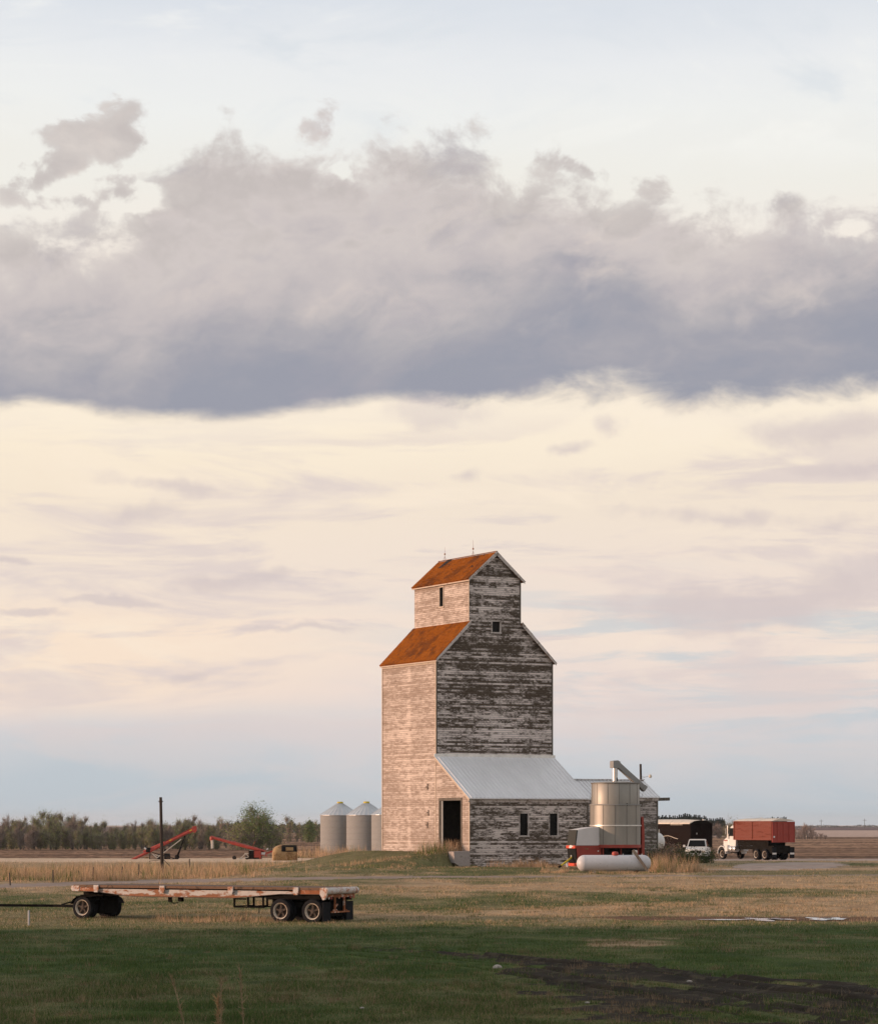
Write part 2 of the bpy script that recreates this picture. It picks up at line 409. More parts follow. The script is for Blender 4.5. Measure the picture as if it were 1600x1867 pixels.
M['seam'] = paint('dark_seam', (.16, .145, .13), .6, .4)
M['bright'] = paint('bright_steel_band', (.72, .70, .67), .35, .6)
M['grey_panel'] = paint('pale_grey_panel', (.60, .575, .57), .5, var=.05, scale=1.0)
M['mesh'] = paint('dark_radiator_mesh', (.022, .024, .020), .7, var=.5, scale=20)
M['black'] = paint('black_paint', (.010, .010, .010), .7, var=.3, spec=.15)
M['rubber'] = paint('tyre_rubber', (.016, .016, .018), .9, var=.35, scale=6, spec=.12)
M['red'] = paint('machine_red', (.30, .040, .026), .5, wear=(.16, .05, .03), wear_amt=.25, scale=2, var=.2)
M['auger_red'] = paint('faded_auger_red', (.36, .050, .034), .5, wear=(.25, .08, .055), wear_amt=.25, scale=1.5, var=.2)
M['orange_red'] = paint('reflective_orange_red', (.62, .070, .030), .5, var=.1)
M['white'] = paint('white_vehicle_paint', (.66, .64, .615), .35, wear=(.50, .44, .38), wear_amt=.12, scale=1.5, var=.05, spec=.5)
M['tank_white'] = paint('tank_white_paint', (.56, .54, .55), .45, wear=(.40, .38, .37), wear_amt=.22, scale=1.7, var=.07, spec=.4)
M['yellow'] = paint('yellow_paint', (.55, .42, .03), .5, wear=(.3, .2, .06), wear_amt=.3)
M['ochre'] = paint('faded_ochre_sheet', (.34, .22, .10), .65, wear=(.20, .11, .05), wear_amt=.45, scale=1.2, var=.2)
M['brown'] = paint('dark_maroon_paint', (.008, .0034, .0028), .7, spec=.08, wear=(.013, .006, .0045), wear_amt=.3, scale=.7, var=.3, stretch=(.4, .4, 2))
M['box_red'] = paint('sun_faded_red_boards', (.165, .028, .011), .6, wear=(.11, .022, .011), wear_amt=.4, scale=.9, var=.2, stretch=(.5, .5, 4))
M['tarp'] = paint('pale_canvas_tarp', (.60, .53, .45), .8, wear=(.45, .39, .33), wear_amt=.3, scale=1.2)
M['chrome'] = paint('dull_aluminium', (.66, .64, .62), .3, .8, var=.1)
M['rim'] = paint('dirty_cream_rim', (.52, .45, .37), .6, wear=(.26, .15, .09), wear_amt=.3, scale=6)
M['hub'] = paint('rusty_hub', (.055, .038, .028), .8, var=.5, scale=8)
M['rust'] = paint('peeling_orange_rust', (.30, .098, .036), .8, wear=(.62, .56, .50), wear_amt=.30, scale=3.2, var=.35, stretch=(1, 1, 1.4))
M['rail'] = paint('white_rail_with_rust', (.60, .555, .53), .7, wear=(.36, .115, .035), wear_amt=.72, scale=1.7, var=.12, stretch=(.8, .8, 3.2))
M['bumper'] = paint('scuffed_white_pipe', (.56, .51, .48), .6, wear=(.33, .13, .06), wear_amt=.50, scale=4.5)
def rail_mat():
    mt, t, p = new_mat('white_rail_rusting_from_below'); co = coords(t); x, y, z = t.sep(co)
    n1 = t.noise(t.vmul(co, (1.1, 1, 5)), 1.0, 6, .62); n2 = t.noise(t.vmul(co, (5, 1, 9)), 1.0, 5, .65)
    low = t.ss(z, 1.14, .95)
    f = t.ss(t.add(t.add(t.mul(n1, 1.1), t.mul(n2, .6)), t.mul(low, .19)), .84, .97)
    c = t.mix(t.lr(n2, .3, .7), (.42, .38, .355), (.55, .505, .475)); r = t.mix(t.lr(n2, .3, .7), (.17, .055, .022), (.31, .12, .048))
    t.put(p.inputs['Base Color'], t.mix(f, c, r)); p.inputs['Roughness'].default_value = .75
    return mt
M['rail'] = rail_mat()
M['edge'] = paint('rusty_edge_rail', (.17, .095, .06), .85, wear=(.07, .045, .03), wear_amt=.4, scale=2)
M['deck'] = paint('weathered_deck_planks', (.10, .066, .045), .85, wear=(.05, .035, .026), wear_amt=.5, scale=2, stretch=(.4, 3, 3))
M['chassis'] = paint('grimy_black_steel', (.012, .010, .0085), .9, var=.4, scale=4, spec=.08)
M['stake'] = paint('bluish_steel_pipe', (.36, .37, .39), .5, .4)
M['rock'] = paint('pale_fieldstone', (.42, .37, .33), .9, wear=(.22, .19, .17), wear_amt=.4, scale=5, bmp=.02)
M['lampglass'] = paint('cloudy_lamp_cover', (.55, .50, .42), .3)
M['grass'] = tinted('grass_blades', .9, .25, .8)
M['leaf'] = tinted('foliage', .9, .25, .6)
M['bark'] = paint('grey_bark', (.10, .085, .07), .9, var=.4, scale=3)

def roof_mat():
    mt, t, p = new_mat('lichen_covered_shingles'); x, y, z = t.sep(coords(t)); co = coords(t)
    n1 = t.noise(co, .55, 6, .6); n2 = t.noise(t.vmul(co, (1, 2.2, 6)), 2.4, 6, .7); n3 = t.noise(co, 7, 4, .6)
    c = t.mix(t.lr(n2, .32, .68), (.22, .062, .008), (.36, .118, .014))
    c = t.mix(t.ss(n1, .48, .66), c, (.15, .050, .014)); n4 = t.noise(t.vmul(co, (1, 1, 1)), 1.6, 5, .65); c = t.mix(t.mul(t.ss(n4, .54, .66), .55), c, (.10, .040, .013)); c = t.mix(t.mul(t.ss(n4, .44, .34), .35), c, (.42, .16, .03)); c = t.mix(t.mul(t.ss(n3, .55, .70), .6), c, (.09, .032, .014))
    c = t.mix(t.ss(t.add(t.mul(n2, .5), t.mul(n3, .5)), .60, .72), c, (.13, .055, .030))
    c = t.mix(t.mul(t.ss(n2, .62, .72), t.ss(n1, .42, .6)), c, (.30, .22, .19))
    fr = t.m('FRACT', t.m('DIVIDE', z, .11))
    c = t.mix(t.mul(t.ss(fr, .3, .05), .35), c, (.09, .03, .012))
    t.put(p.inputs['Base Color'], c); p.inputs['Roughness'].default_value = .95; p.inputs['Specular IOR Level'].default_value = .05
    bump(t, p, t.add(n2, t.mul(fr, -.6)), .03, .7)
    return mt
M['shingle'] = roof_mat()
def corr_roof():
    mt, t, p = new_mat('pale_ribbed_sheet_roof'); co = coords(t)
    n1 = t.noise(t.vmul(co, (1.2, .35, .35)), .9, 6, .6); n2 = t.noise(t.vmul(co, (9, .5, .5)), 1.0, 4, .6)
    c = t.mix(t.lr(n1, .3, .7), (.72, .705, .71), (.82, .805, .81)); c = t.mix(t.mul(t.ss(n2, .6, .75), .4), c, (.48, .46, .45))
    t.put(p.inputs['Base Color'], c); p.inputs['Metallic'].default_value = .12; p.inputs['Roughness'].default_value = .5
    return mt
M['sheet'] = corr_roof()

# ------------------------------------------------------------------ numpy noise
_rng = np.random.RandomState(11); _P = _rng.rand(512, 512)
def vnoise(x, y):
    xi = np.floor(x).astype(int); yi = np.floor(y).astype(int); fx = x - xi; fy = y - yi
    fx = fx * fx * (3 - 2 * fx); fy = fy * fy * (3 - 2 * fy)
    g = lambda i, j: _P[(xi + i) & 511, (yi + j) & 511]
    return (g(0,0)*(1-fx) + g(1,0)*fx)*(1-fy) + (g(0,1)*(1-fx) + g(1,1)*fx)*fy
def fbm(x, y, o=5, r=.5):
    s = 0; a = 1; n = 0
    for i in range(o):
        s = s + a * vnoise(x + 17.3 * i, y - 9.1 * i); n += a; a *= r; x = x * 2.03; y = y * 2.03
    return s / n
def sst(x, a, b):
    t = np.clip((x - a) / (b - a), 0, 1); return t * t * (3 - 2 * t)

# ------------------------------------------------------------------ the lie of the land
EO = np.array([-.2, 200.0]); TH = R(28); CU, SU = math.cos(TH), math.sin(TH)    # elevator corner and heading
def to_elev(X, Y):
    dx, dy = X - EO[0], Y - EO[1]
    return dx * CU + dy * SU, -dx * SU + dy * CU       # u along the gable, w into the building
def ground_z(X, Y):
    X = np.asarray(X, float); Y = np.asarray(Y, float)
    Yk = [-9e9, 92, 110, 120, 132, 150, 180, 200, 225, 250, 290, 330, 400, 520, 650, 9e9]
    zc = [0, 0, -.12, -.10, .2, .50, .85, 1.06, 1.0, .75, .30, -.15, -.8, -1.5, -2, -2]
    zl = [0, 0, -.12, -.12, .0, .08, .2, .27, .28, .2, .05, -.15, -.8, -1.5, -2, -2]
    c = sum(np.interp(Y + d, Yk, zc) for d in (-8, -3, 3, 8)) / 4; l = sum(np.interp(Y + d, Yk, zl) for d in (-8, -3, 3, 8)) / 4
    s = sst(X, -20, -7)
    z = l * (1 - s) + c * s
    u, w = to_elev(X, Y)
    wc = np.clip(w, -3.9, 8.7); d = np.hypot(np.minimum(u, 0), w - wc)
    ramp = .98 * (1 - sst(d, .8, 11.5)) * np.where(u > 0, sst(w, -4.6, -4.0), 1.0)
    lo = -4.7 - .75 * np.maximum(-u - 1.0, 0); ramp = ramp * np.where(u < 0, sst(w, lo, -4.35), 1.0)
    ramp = ramp * (1 - sst(u, .4, 1.4)) * (1 - .35 * sst(w, 2, 9) * sst(-u, 1.0, 6))
    z = z + ramp
    flat = 1 - sst(np.hypot(X, Y - 60), 400, 600)
    z = z + (fbm(X * .11, Y * .11, 4) - .5) * .16 * flat * (1 - .7 * sst(ramp, .2, .8))
    ff = sst(np.hypot((X - 18) / 1.6, (Y - 116) / 1), 10, 4)        # the puddled hollow lies level
    return z * (1 - ff) + ff * -.04
gz = lambda x, y: float(ground_z(np.array([x]), np.array([y]))[0])

def px_of(X, Y, z): return 800 + F * X / Y, HOR + (4 - z) * F / Y
# regions, authored from survey lines: 0 grass, 1 road, 2 ploughed field, 3 far stubble, 4 yard gravel, 5 mud
def classify(X, Y):
    z = ground_z(X, Y); Ys = np.maximum(Y, 1.0); px, py = px_of(X, Ys, z)
    n = fbm(X * .35, Y * .35, 4) - .5; n2 = fbm(X * .06 + 40, Y * .06, 4) - .5
    cls = np.zeros(X.shape, int)
    ahead = (Y > 20) & (np.abs(X) < Y * .9)
    # field to the left and right, beyond the yard
    left = X / Ys < .02
    edge = np.where(left, 352, 322) + n * 12
    cls[ahead & (Y > edge)] = 2
    far = ahead & (Y > 1300 + (X / Ys) * 0) & ~left; cls[far & (Y < 2700)] = 3; 
    cls[ahead & (Y > 6500)] = 3
    # gravel road, running left to right in front of the elevator
    rc = np.interp(px, [-700, 0, 300, 560, 800, 1200, 1600, 2400], [1631, 1615.5, 1607, 1601.3, 1599.0, 1597.3, 1595.5, 1594])
    rw = np.interp(px, [0, 300, 560, 800, 1100, 1400], [3.5, 3.3, 2.5, 1.7, 1.0, .6])
    cls[ahead & (Y < 260) & (np.abs(py - rc + n * 2.2) < rw)] = 1
    # gravel yard right of the annex
    e = np.hypot((px - 1440) / 105, (py - 1578.5 + (px - 1440) * .012) / 6.2) + n * .5
    cls[ahead & (Y < 330) & (e < 1) & (px > 1285)] = 4
    cls[ahead & (px > 1270) & (py > 1563.5 + n) & (py < 1569.5 + n * 2) & (Y < 330)] = 4
    cls[ahead & (px > 1288) & (px < 1420) & (np.abs(py - 1585.5 + n * 2) < 1.3)] = 4
    # mud track in the foreground
    D = Y; xl = np.interp(D, [30, 50, 57, 65, 70, 75, 80, 86, 92], [7, 5.0, 4.0, 3.0, 2.5, 1.3, .2, -2.2, -4.0])
    xr = np.interp(D, [30, 50, 57, 65, 70, 75, 80, 86, 92], [24, 19, 15.5, 11.8, 9.9, 6.6, 2.6, -1.6, -4.2])
    mn = n * 3.4 + n2 * 5 + (fbm(X * 1.7 + 9, Y * 1.2, 3) - .5) * 2.2
    inside = (X > xl + mn) & (X < xr + mn) & (Y > 20) & (Y < 91)
    al = X * .934 - (Y - 70) * -.357; ac2 = -X * .357 + 0 * Y; ga = fbm((X * .36 + Y * -.93) * .10 + 7, (X * .93 + Y * .36) * .55, 4)
    n3 = fbm(X * 1.9, Y * 1.9, 3) - .5
    cls[inside & (ga + n * .4 + n3 * .22 < .69)] = 5
    # wet brown strip by the puddles
    strip = ahead & (np.abs(py - 1676 + (n2 * 14)) < 4.5 * sst(px, 1020, 1180) * (1 + n)) & (px > 1030) & (Y < 140)
    cls[strip] = 5
    return cls, px, py, z

def straw_factor(X, Y, px, py):
    """0 green - 1 dead straw"""
    wx = fbm(X * .05 + 60, Y * .05, 3) - .5; wy = fbm(X * .05, Y * .05 + 60, 3) - .5
    A = fbm((X * .8 + Y * .6) * .055 + 5 + wx * 1.6, (Y * .8 - X * .6) * .040 + 3 + wy * 1.6, 5, .55); B = fbm(X * .35, Y * .22, 4)
    near = A * .55 + B * .45
    s = sst(near, .45, .70) * .22                                        # the near lawn
    mid = sst(Y, 104, 124)
    s_mid = sst(A * .65 + B * .35, .32, .55) * .76 + .20
    s = s * (1 - mid) + s_mid * mid
    g_left = mid * (1 - sst(Y, 126, 160)) * sst(px, 700, 250); s = s * (1 - .55 * g_left)
    weeds = (px < 530) & (py > 1566) & (py < 1614) & (Y < 345)
    wk = np.where(weeds, sst(px, 525, 430), 0.0); s = s * (1 - wk) + wk * np.maximum(s, .80 - .5 * sst(A, .58, .7))
    # grassy bank around the driveway stays green
    u, w = to_elev(X, Y); wc = np.clip(w, -4.5, 8.7); d = np.hypot(np.minimum(u, 0), w - wc)
    bank = (1 - sst(d, 7, 15)) * sst(px, 880, 840); s = s * (1 - .60 * bank * sst(B, .30, .52))
    # green strips right of the elevator
    gs = sst(px, 1230, 1330) * (1 - sst(np.abs(py - 1592), 3, 7)); s = s * (1 - .55 * gs)
    strip = 1 - np.hypot((px - 1165) / 125, (py - 1718 + (px - 1170) * .02) / 7.5) + (B - .5) * 4.2 + (A - .5); s = np.maximum(s, .85 * sst(strip, .25, .9))
    return np.clip(s, 0, 1)

GREEN_D = np.array([.026, .055, .016]); GREEN_L = np.array([.098, .128, .036]); STRAW = np.array([.52, .37, .235]); STRAW_D = np.array([.29, .195, .115])
def ground_tint(X, Y, cls, px, py):
    s = straw_factor(X, Y, px, py)[:, None]; v = fbm(X * 1.3, Y * .9, 4)[:, None]; w = fbm(X * .2 + 9, Y * .2, 4)[:, None]
    col = (GREEN_D * (1 - v) + GREEN_L * v) * (1 - s) + (STRAW_D * (1 - v) + STRAW * v) * s
    col = col * .9
    gravel = np.array([.29, .225, .19]) * (.75 + .5 * v)
    yard = np.array([.38, .295, .25]) * (.75 + .5 * v)
    # ploughed soil with stubble rows
    rowv = fbm(X * .012 + 3, Y * .10, 4)[:, None]
    f = sst(rowv + (v - .5) * .5, .38, .66)
    soil = np.array([.12, .070, .046]) * (1 - f) + np.array([.33, .20, .125]) * f
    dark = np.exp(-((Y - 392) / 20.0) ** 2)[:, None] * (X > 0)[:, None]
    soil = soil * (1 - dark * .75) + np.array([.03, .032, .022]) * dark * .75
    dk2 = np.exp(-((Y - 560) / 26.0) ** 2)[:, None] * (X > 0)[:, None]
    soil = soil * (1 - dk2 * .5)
    beyond = ((Y > 2700) & (Y < 6500))[:, None]
    soil = np.where(beyond, np.array([.13, .085, .085]), soil)
    stub = np.array([.46, .33, .27]) * (.9 + .2 * v)
    bits = (fbm(X * 3.1, Y * 2.2, 3) > .66)[:, None]; mud = np.where(bits, np.array([.060, .046, .028]), np.array([.025, .0170, .0100]) * (.35 + 1.3 * v))
    wet = ((Y > 95)[:, None]); mud = np.where(wet, np.array([.13, .072, .042]) * (.6 + .8 * v), mud)
    out = col.copy()
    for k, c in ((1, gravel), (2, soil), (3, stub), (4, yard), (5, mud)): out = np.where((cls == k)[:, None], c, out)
    # pale stubble lane in front of the field on the left
    lane = ((X / np.maximum(Y, 1) < .0) & (Y > 285 + 18 * (v[:, 0] - .5)) & (Y < 352) & (cls == 0))[:, None]
    out = np.where(lane, np.array([.56, .41, .29]) * (.85 + .3 * v), out)
    lane2 = ((X > 20) & (Y > 288) & (Y < 326) & (cls == 0))[:, None]
    out = np.where(lane2, np.array([.50, .34, .22]) * (.8 + .4 * v), out)
    return np.clip(out, .004, .8)

def ground_mat(name, var, scale, bmp, rough=.95):
    mt, t, p = new_mat(name); co = coords(t, 'Object')
    at = t.new('ShaderNodeAttribute', attribute_name='tint')
    n = t.noise(co, scale, 7, .68); n2 = t.noise(co, scale * .16, 5, .6)
    k = t.add(t.mul(n, .6), t.mul(n2, .4))
    c = t.mix(1.0, at.outputs['Color'], t.ramp(k, [(.3, (1 - var,) * 3), (.7, (1 + var,) * 3)]), 'MULTIPLY')
    t.put(p.inputs['Base Color'], c); p.inputs['Roughness'].default_value = rough; p.inputs['Specular IOR Level'].default_value = .05
    bump(t, p, n, bmp, 1.0)
    return mt
GM = [ground_mat('grassy_ground', .45, 5, .06), ground_mat('road_gravel', .3, 7, .03), ground_mat('ploughed_soil', .5, 2.2, .35),
      ground_mat('far_stubble', .2, .2, .3), ground_mat('yard_gravel', .25, 6, .03), ground_mat('wet_mud', .55, 3.5, .10, .8)]
GN = ['ground', 'gravel_road', 'ploughed_field', 'stubble_field', 'gravel_yard', 'mud_track']

def build_ground():
    az = np.concatenate([np.radians(np.arange(-180, -24, 3.0)), np.radians(np.arange(-24, -10.6, .35)), np.radians(np.arange(-10.6, 10.6, .045)),
                         np.radians(np.arange(10.6, 24, .35)), np.radians(np.arange(24, 180, 3.0))])
    # rows: fine in the stretch that shows, spaced like the lens sees the flat
    pyr = np.arange(1880, 1551, -.85); d1 = 4 * F / (pyr - HOR)
    d0 = np.concatenate([np.arange(1.5, 30, 2.5), np.arange(30, d1[0], 1.0)])
    d2 = np.concatenate([np.geomspace(d1[-1], 1400, 46)[1:], np.geomspace(1400, 14000, 40)[1:]])
    rr = np.concatenate([d0, d1, d2])
    A, Rr = np.meshgrid(az, rr); X = (Rr * np.tan(np.clip(A, -.45, .45))); Y = Rr.copy()
    side = np.abs(A) > .45
    X = np.where(side, Rr * np.sin(A), X); Y = np.where(side, Rr * np.cos(A), Y)
    sh = X.shape; X = X.ravel(); Y = Y.ravel()
    cls, px, py, z = classify(X, Y); tint = ground_tint(X, Y, cls, px, py)
    # ploughed clods and ruts are real relief
    clod = (fbm(X * .9, Y * .9, 3) - .5) * .22 * (cls == 2) * (Y < 700)
    rut = (fbm((X * .93 + Y * .36) * 1.1, (Y * .93 - X * .36) * .06, 4) - .5) * .13 * (cls == 5) * (Y < 95)
    # wheel ruts pressed along the muddy track, with a ridge on either side
    dpath = (X - np.interp(Y, [50, 57, 65, 75, 86], [11.6, 9.2, 6.9, 3.9, -1.6]))
    for off in (-2.6, -.9, 1.3, 2.7):
        q = dpath - off + (fbm(Y * .12 + off, X * 0 + off, 3) - .5) * 1.6; ins = (Y > 30) & (Y < 91)
        rut = rut + ins * (-.10 * np.exp(-(q / .20) ** 2) + .035 * np.exp(-((np.abs(q) - .42) / .16) ** 2))
    z = z + clod + rut
    V = np.stack([X, Y, z], 1)
    nr, nc = sh; i = np.arange(nr - 1)[:, None] * nc; j = np.arange(nc); j2 = (j + 1) % nc
    Q = np.stack([i + j, i + j2, i + nc + j2, i + nc + j], -1).reshape(-1, 4)
    fc = cls[Q[:, 0]]
    # close the middle
    for k, nm in enumerate(GN):
        q = Q[fc == k]
        if not len(q): continue
        used, inv = np.unique(q.ravel(), return_inverse=True)
        me = np_mesh(nm, V[used], inv.reshape(-1, 4), GM[k], tint[used], 4); me.shade_smooth()
        o = bpy.data.objects.new(nm, me); COL.objects.link(o); o['kind'] = 'structure'
build_ground()

# ------------------------------------------------------------------ grass: one sward nobody could count
def blades(name, X, Y, h, w, tint, mat, lean=.35, seed=1, zoff=0.0, n_lab=None):
    rg = np.random.RandomState(seed); n = len(X); z = ground_z(X, Y) + zoff
    th = rg.rand(n) * 2 * np.pi; la = rg.rand(n) * 2 * np.pi; ll = rg.rand(n) * lean * h
    dx, dy = np.cos(th) * w / 2, np.sin(th) * w / 2
    V = np.empty((n, 3, 3))
    V[:, 0] = np.stack([X - dx, Y - dy, z - .02], 1); V[:, 1] = np.stack([X + dx, Y + dy, z - .02], 1)
    V[:, 2] = np.stack([X + ll * np.cos(la), Y + ll * np.sin(la), z + h], 1)
    c = np.repeat(tint, 3, axis=0)
    me = np_mesh(name, V.reshape(-1, 3), np.arange(n * 3).reshape(-1, 3), mat, c)
    o = bpy.data.objects.new(name, me); COL.objects.link(o); return o
def in_elev(X, Y):
    u, w = to_elev(X, Y)
    return ((u > -.02) & (u < 9.9) & (w > -5.15) & (w < 8.8)) | ((u > 9.7) & (u < 18.8) & (w > -.55) & (w < 4))
def build_grass():
    rg = np.random.RandomState(5); n = 900000
    py = 1570 + (1900 - 1570) * rg.rand(n) ** 1.0; px = -160 + 1920 * rg.rand(n)
    z = np.zeros(n); Y = 4 * F / (py - HOR)
    for _ in range(3):
        X = (px - 800) / F * Y; z = ground_z(X, Y); Y = (4 - z) * F / (py - HOR)
    X = (px - 800) / F * Y
    cls, px2, py2, z = classify(X, Y)
    keep = ((cls == 0) | ((cls == 5) & (rg.rand(n) < .03 + .30 * sst(fbm(X * .8 + 3, Y * .5, 3), .52, .70)))) & ~in_elev(X, Y)
    X, Y, px, py, cls = X[keep], Y[keep], px[keep], py[keep], cls[keep]; n = len(X)
    s = straw_factor(X, Y, px, py); isst = rg.rand(n) < (s * .92 + .04)
    v = rg.rand(n)[:, None]
    g = GREEN_D * 1.25 * (1 - v) + GREEN_L * 1.15 * v; d = STRAW_D * (1 - v) + STRAW * 1.25 * v
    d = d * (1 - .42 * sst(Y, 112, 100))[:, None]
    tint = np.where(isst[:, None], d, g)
    clump = fbm(X * .8, Y * .8, 3)
    h = (.030 + .075 * rg.rand(n) ** 2) * (.5 + 1.2 * sst(clump, .35, .7)); h = np.where(cls == 5, h * .6, h)
    w = np.maximum(.010, Y * .00013)
    o = blades('grass', X, Y, h, w, tint, M['grass'], .9); o['kind'] = 'stuff'
    # coarse tufts scattered over the whole lawn
    m = 1500; pyc = 1606 + (1890 - 1606) * rg.rand(m); pxc = -120 + 1840 * rg.rand(m); Yc = 4 * F / (pyc - HOR)
    for _ in range(3):
        Xc = (pxc - 800) / F * Yc; Yc = (4 - ground_z(Xc, Yc)) * F / (pyc - HOR)
    Xc = (pxc - 800) / F * Yc; kk = np.isin(classify(Xc, Yc)[0], (0, 5)) & (fbm(Xc * .12, Yc * .12, 3) > .42); Xc, Yc = Xc[kk], Yc[kk]; m = len(Xc)
    rad = .06 + .22 * rg.rand(m) ** 2; nb = 34; ii = np.repeat(np.arange(m), nb); X = Xc[ii] + rg.randn(m * nb) * rad[ii] * 1.6; Y = Yc[ii] + rg.randn(m * nb) * rad[ii]
    hh = (.07 + .16 * rg.rand(m) ** 2)[ii] * (.5 + .7 * rg.rand(m * nb)); dry = (rg.rand(m) < .55)[ii]; v = rg.rand(m * nb)[:, None]
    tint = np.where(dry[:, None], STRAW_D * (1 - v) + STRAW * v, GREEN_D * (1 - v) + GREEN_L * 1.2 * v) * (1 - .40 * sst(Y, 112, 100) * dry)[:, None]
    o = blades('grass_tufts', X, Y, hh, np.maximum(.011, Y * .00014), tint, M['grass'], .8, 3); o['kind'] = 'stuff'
    # tall dead weeds: roadside on the left, round the buildings and machinery
    X = []; Y = []; H = []
    def patch(x0, x1, y0, y1, num, h0, h1, thr=.42, fr=.5):
        a = x0 + (x1 - x0) * rg.rand(num); b = y0 + (y1 - y0) * rg.rand(num)
        ea = np.minimum(a - x0, x1 - a) / (x1 - x0); eb = np.minimum(b - y0, y1 - b) / (y1 - y0); e = np.minimum(ea, eb)
        k = fbm(a * fr, b * fr, 3) - .5 * (1 - sst(e, 0, .30)) + .08 * (rg.rand(num) - .5) > thr; a, b = a[k], b[k]
        X.append(a); Y.append(b); q = fbm(a * .45 + 3, b * .45, 4); H.append((h0 + (h1 - h0) * rg.rand(len(a)) ** 1.5) * (.25 + 1.5 * sst(q, .32, .70)))
    patch(-58, -6, 166, 238, 120000, .16, .60, .34)
    patch(-40, -9, 178, 200, 40000, .2, .75, .40)
    patch(-23, -8, 372, 402, 12000, .3, 1.3, .30)
    patch(6.0, 16, 175.5, 179.3, 14000, .05, .24, .44, .9); patch(6.0, 9.0, 178, 183, 5000, .15, .5, .44, .9)
    patch(12.6, 19.5, 177.6, 186, 14000, .12, .85, .46, .8)
    patch(-4, 4, 189, 195.5, 8000, .05, .24, .42, .8)
    patch(1.8, 11, 192.5, 199.5, 8000, .1, .45, .40, .8)
    patch(-9, 1.5, 181, 198, 12000, .06, .26, .42, .6)
    patch(13.5, 17.4, 182, 204, 7000, .08, .40, .40, .8)
    patch(-13.5, -5.5, 112.5, 119, 6000, .06, .34, .40, 1.2)
    X = np.concatenate(X); Y = np.concatenate(Y); H = np.concatenate(H)
    u, w = to_elev(X, Y)
    # the tuft growing in the doorway
    m = 1500; wd = -1.6 - 3.0 * rg.rand(m) ** .8; ud = -3.2 + 3.3 * rg.rand(m) ** .6
    xd = EO[0] + ud * CU - wd * SU; yd = EO[1] + ud * SU + wd * CU
    k = ~in_elev(X, Y) & ~np.isin(classify(X, Y)[0], (1, 4))
    X = np.concatenate([X[k], xd]); Y = np.concatenate([Y[k], yd]); H = np.concatenate([H[k], (.2 + .95 * rg.rand(m) ** 1.6) * np.where(wd < -4.1, .45, 1.0)])
    n = len(X); v = rg.rand(n)[:, None]
    t1 = np.array([.64, .44, .28]); t0 = np.array([.38, .235, .14])
    tint = t0 * (1 - v) + t1 * v; gr = (rg.rand(n) < .12 + .5 * sst(fbm(X * .2, Y * .2, 3), .55, .68))[:, None]
    tint = np.where(gr, GREEN_L * (.7 + .8 * v), tint)
    o = blades('dead_weeds', X, Y, H, np.maximum(.012, Y * .00014), tint, M['grass'], .55, 2); o['kind'] = 'stuff'
build_grass()

def puddle(x, y, rx, ry, seed):
    rg = random.Random(seed); n = 40; mb = MB(); pts = []
    for i in range(n):
        t = 2 * math.pi * i / n; k = 1 + .28 * math.sin(3 * t + seed) + .2 * math.sin(5 * t + 2 * seed) + .1 * rg.uniform(-1, 1)
        pts.append((x + rx * k * math.cos(t), y + ry * k * math.sin(t), gz(x, y) + .03))
    mb.quad(*pts)
    o = part('puddle', mb, M['water']); o['kind'] = 'structure'
M['water'] = paint('still_water', (.03, .03, .03), .06, spec=.8)
puddle(12.1, 115.6, .9, .55, 6.0); puddle(13.75, 115.8, .62, 1.9, 1.0); puddle(14.4, 116.2, .55, .9, 3.0); puddle(16.25, 116.4, .62, 1.5, 2.0); puddle(16.9, 117.2, .45, .7, 4.0)
# ------------------------------------------------------------------ grain elevator (local x = along the gable, local y = into the building)
EW, EL = 9.8, 8.7; CU0, CU1 = 2.75, 7.05; APX = 4.9
Z_E, Z_S, Z_C, Z_A = 16.1, 18.85, 22.1, 24.0
def lap(mb, iv, breaks, holes, P, row=.14, lip=.016, z0=.5):
    """clapboards: iv(z) gives the span of the wall at height z, P(h, z, off) the point in space"""
    zt = max(breaks); rows = [z0 + i * row for i in range(int((zt - z0) / row) + 1)]
    zs = sorted(set(round(q, 4) for q in rows + breaks + [h[2] for h in holes] + [h[3] for h in holes] if z0 <= q <= zt))
    for za, zb in zip(zs[:-1], zs[1:]):
        if zb - za < 1e-3: continue
        mid = (za + zb) / 2; r = math.floor((mid - z0) / row + 1e-6); zr = z0 + r * row
        off = lambda q: lip * (1 - min(max((q - zr) / row, 0), 1))
        a0, a1 = iv(za + 1e-5); b0, b1 = iv(zb - 1e-5)
        segs = [((a0, b0), (a1, b1))]
        for h0, h1, ha, hb in holes:
            if ha <= mid <= hb:
                out = []
                for l, rr in segs:
                    if h1 <= l[0] or h0 >= rr[0]: out.append((l, rr)); continue
                    if h0 > l[0]: out.append((l, (h0, h0)))
                    if h1 < rr[0]: out.append(((h1, h1), rr))
                segs = out
        for l, rr in segs:
            mb.quad(P(l[0], za, off(za)), P(rr[0], za, off(za)), P(rr[1], zb, off(zb)), P(l[1], zb, off(zb)))
            if abs(za - zr) < 1e-3 and off(za) > .01:
                mb.quad(P(l[0], za, 0), P(rr[0], za, 0), P(rr[0], za, lip), P(l[0], za, lip))

el = thing('grain_elevator', 'tall weathered wooden grain elevator with rusty orange roofs and a lean-to shed', 'grain elevator', (EO[0], EO[1], 0), TH)
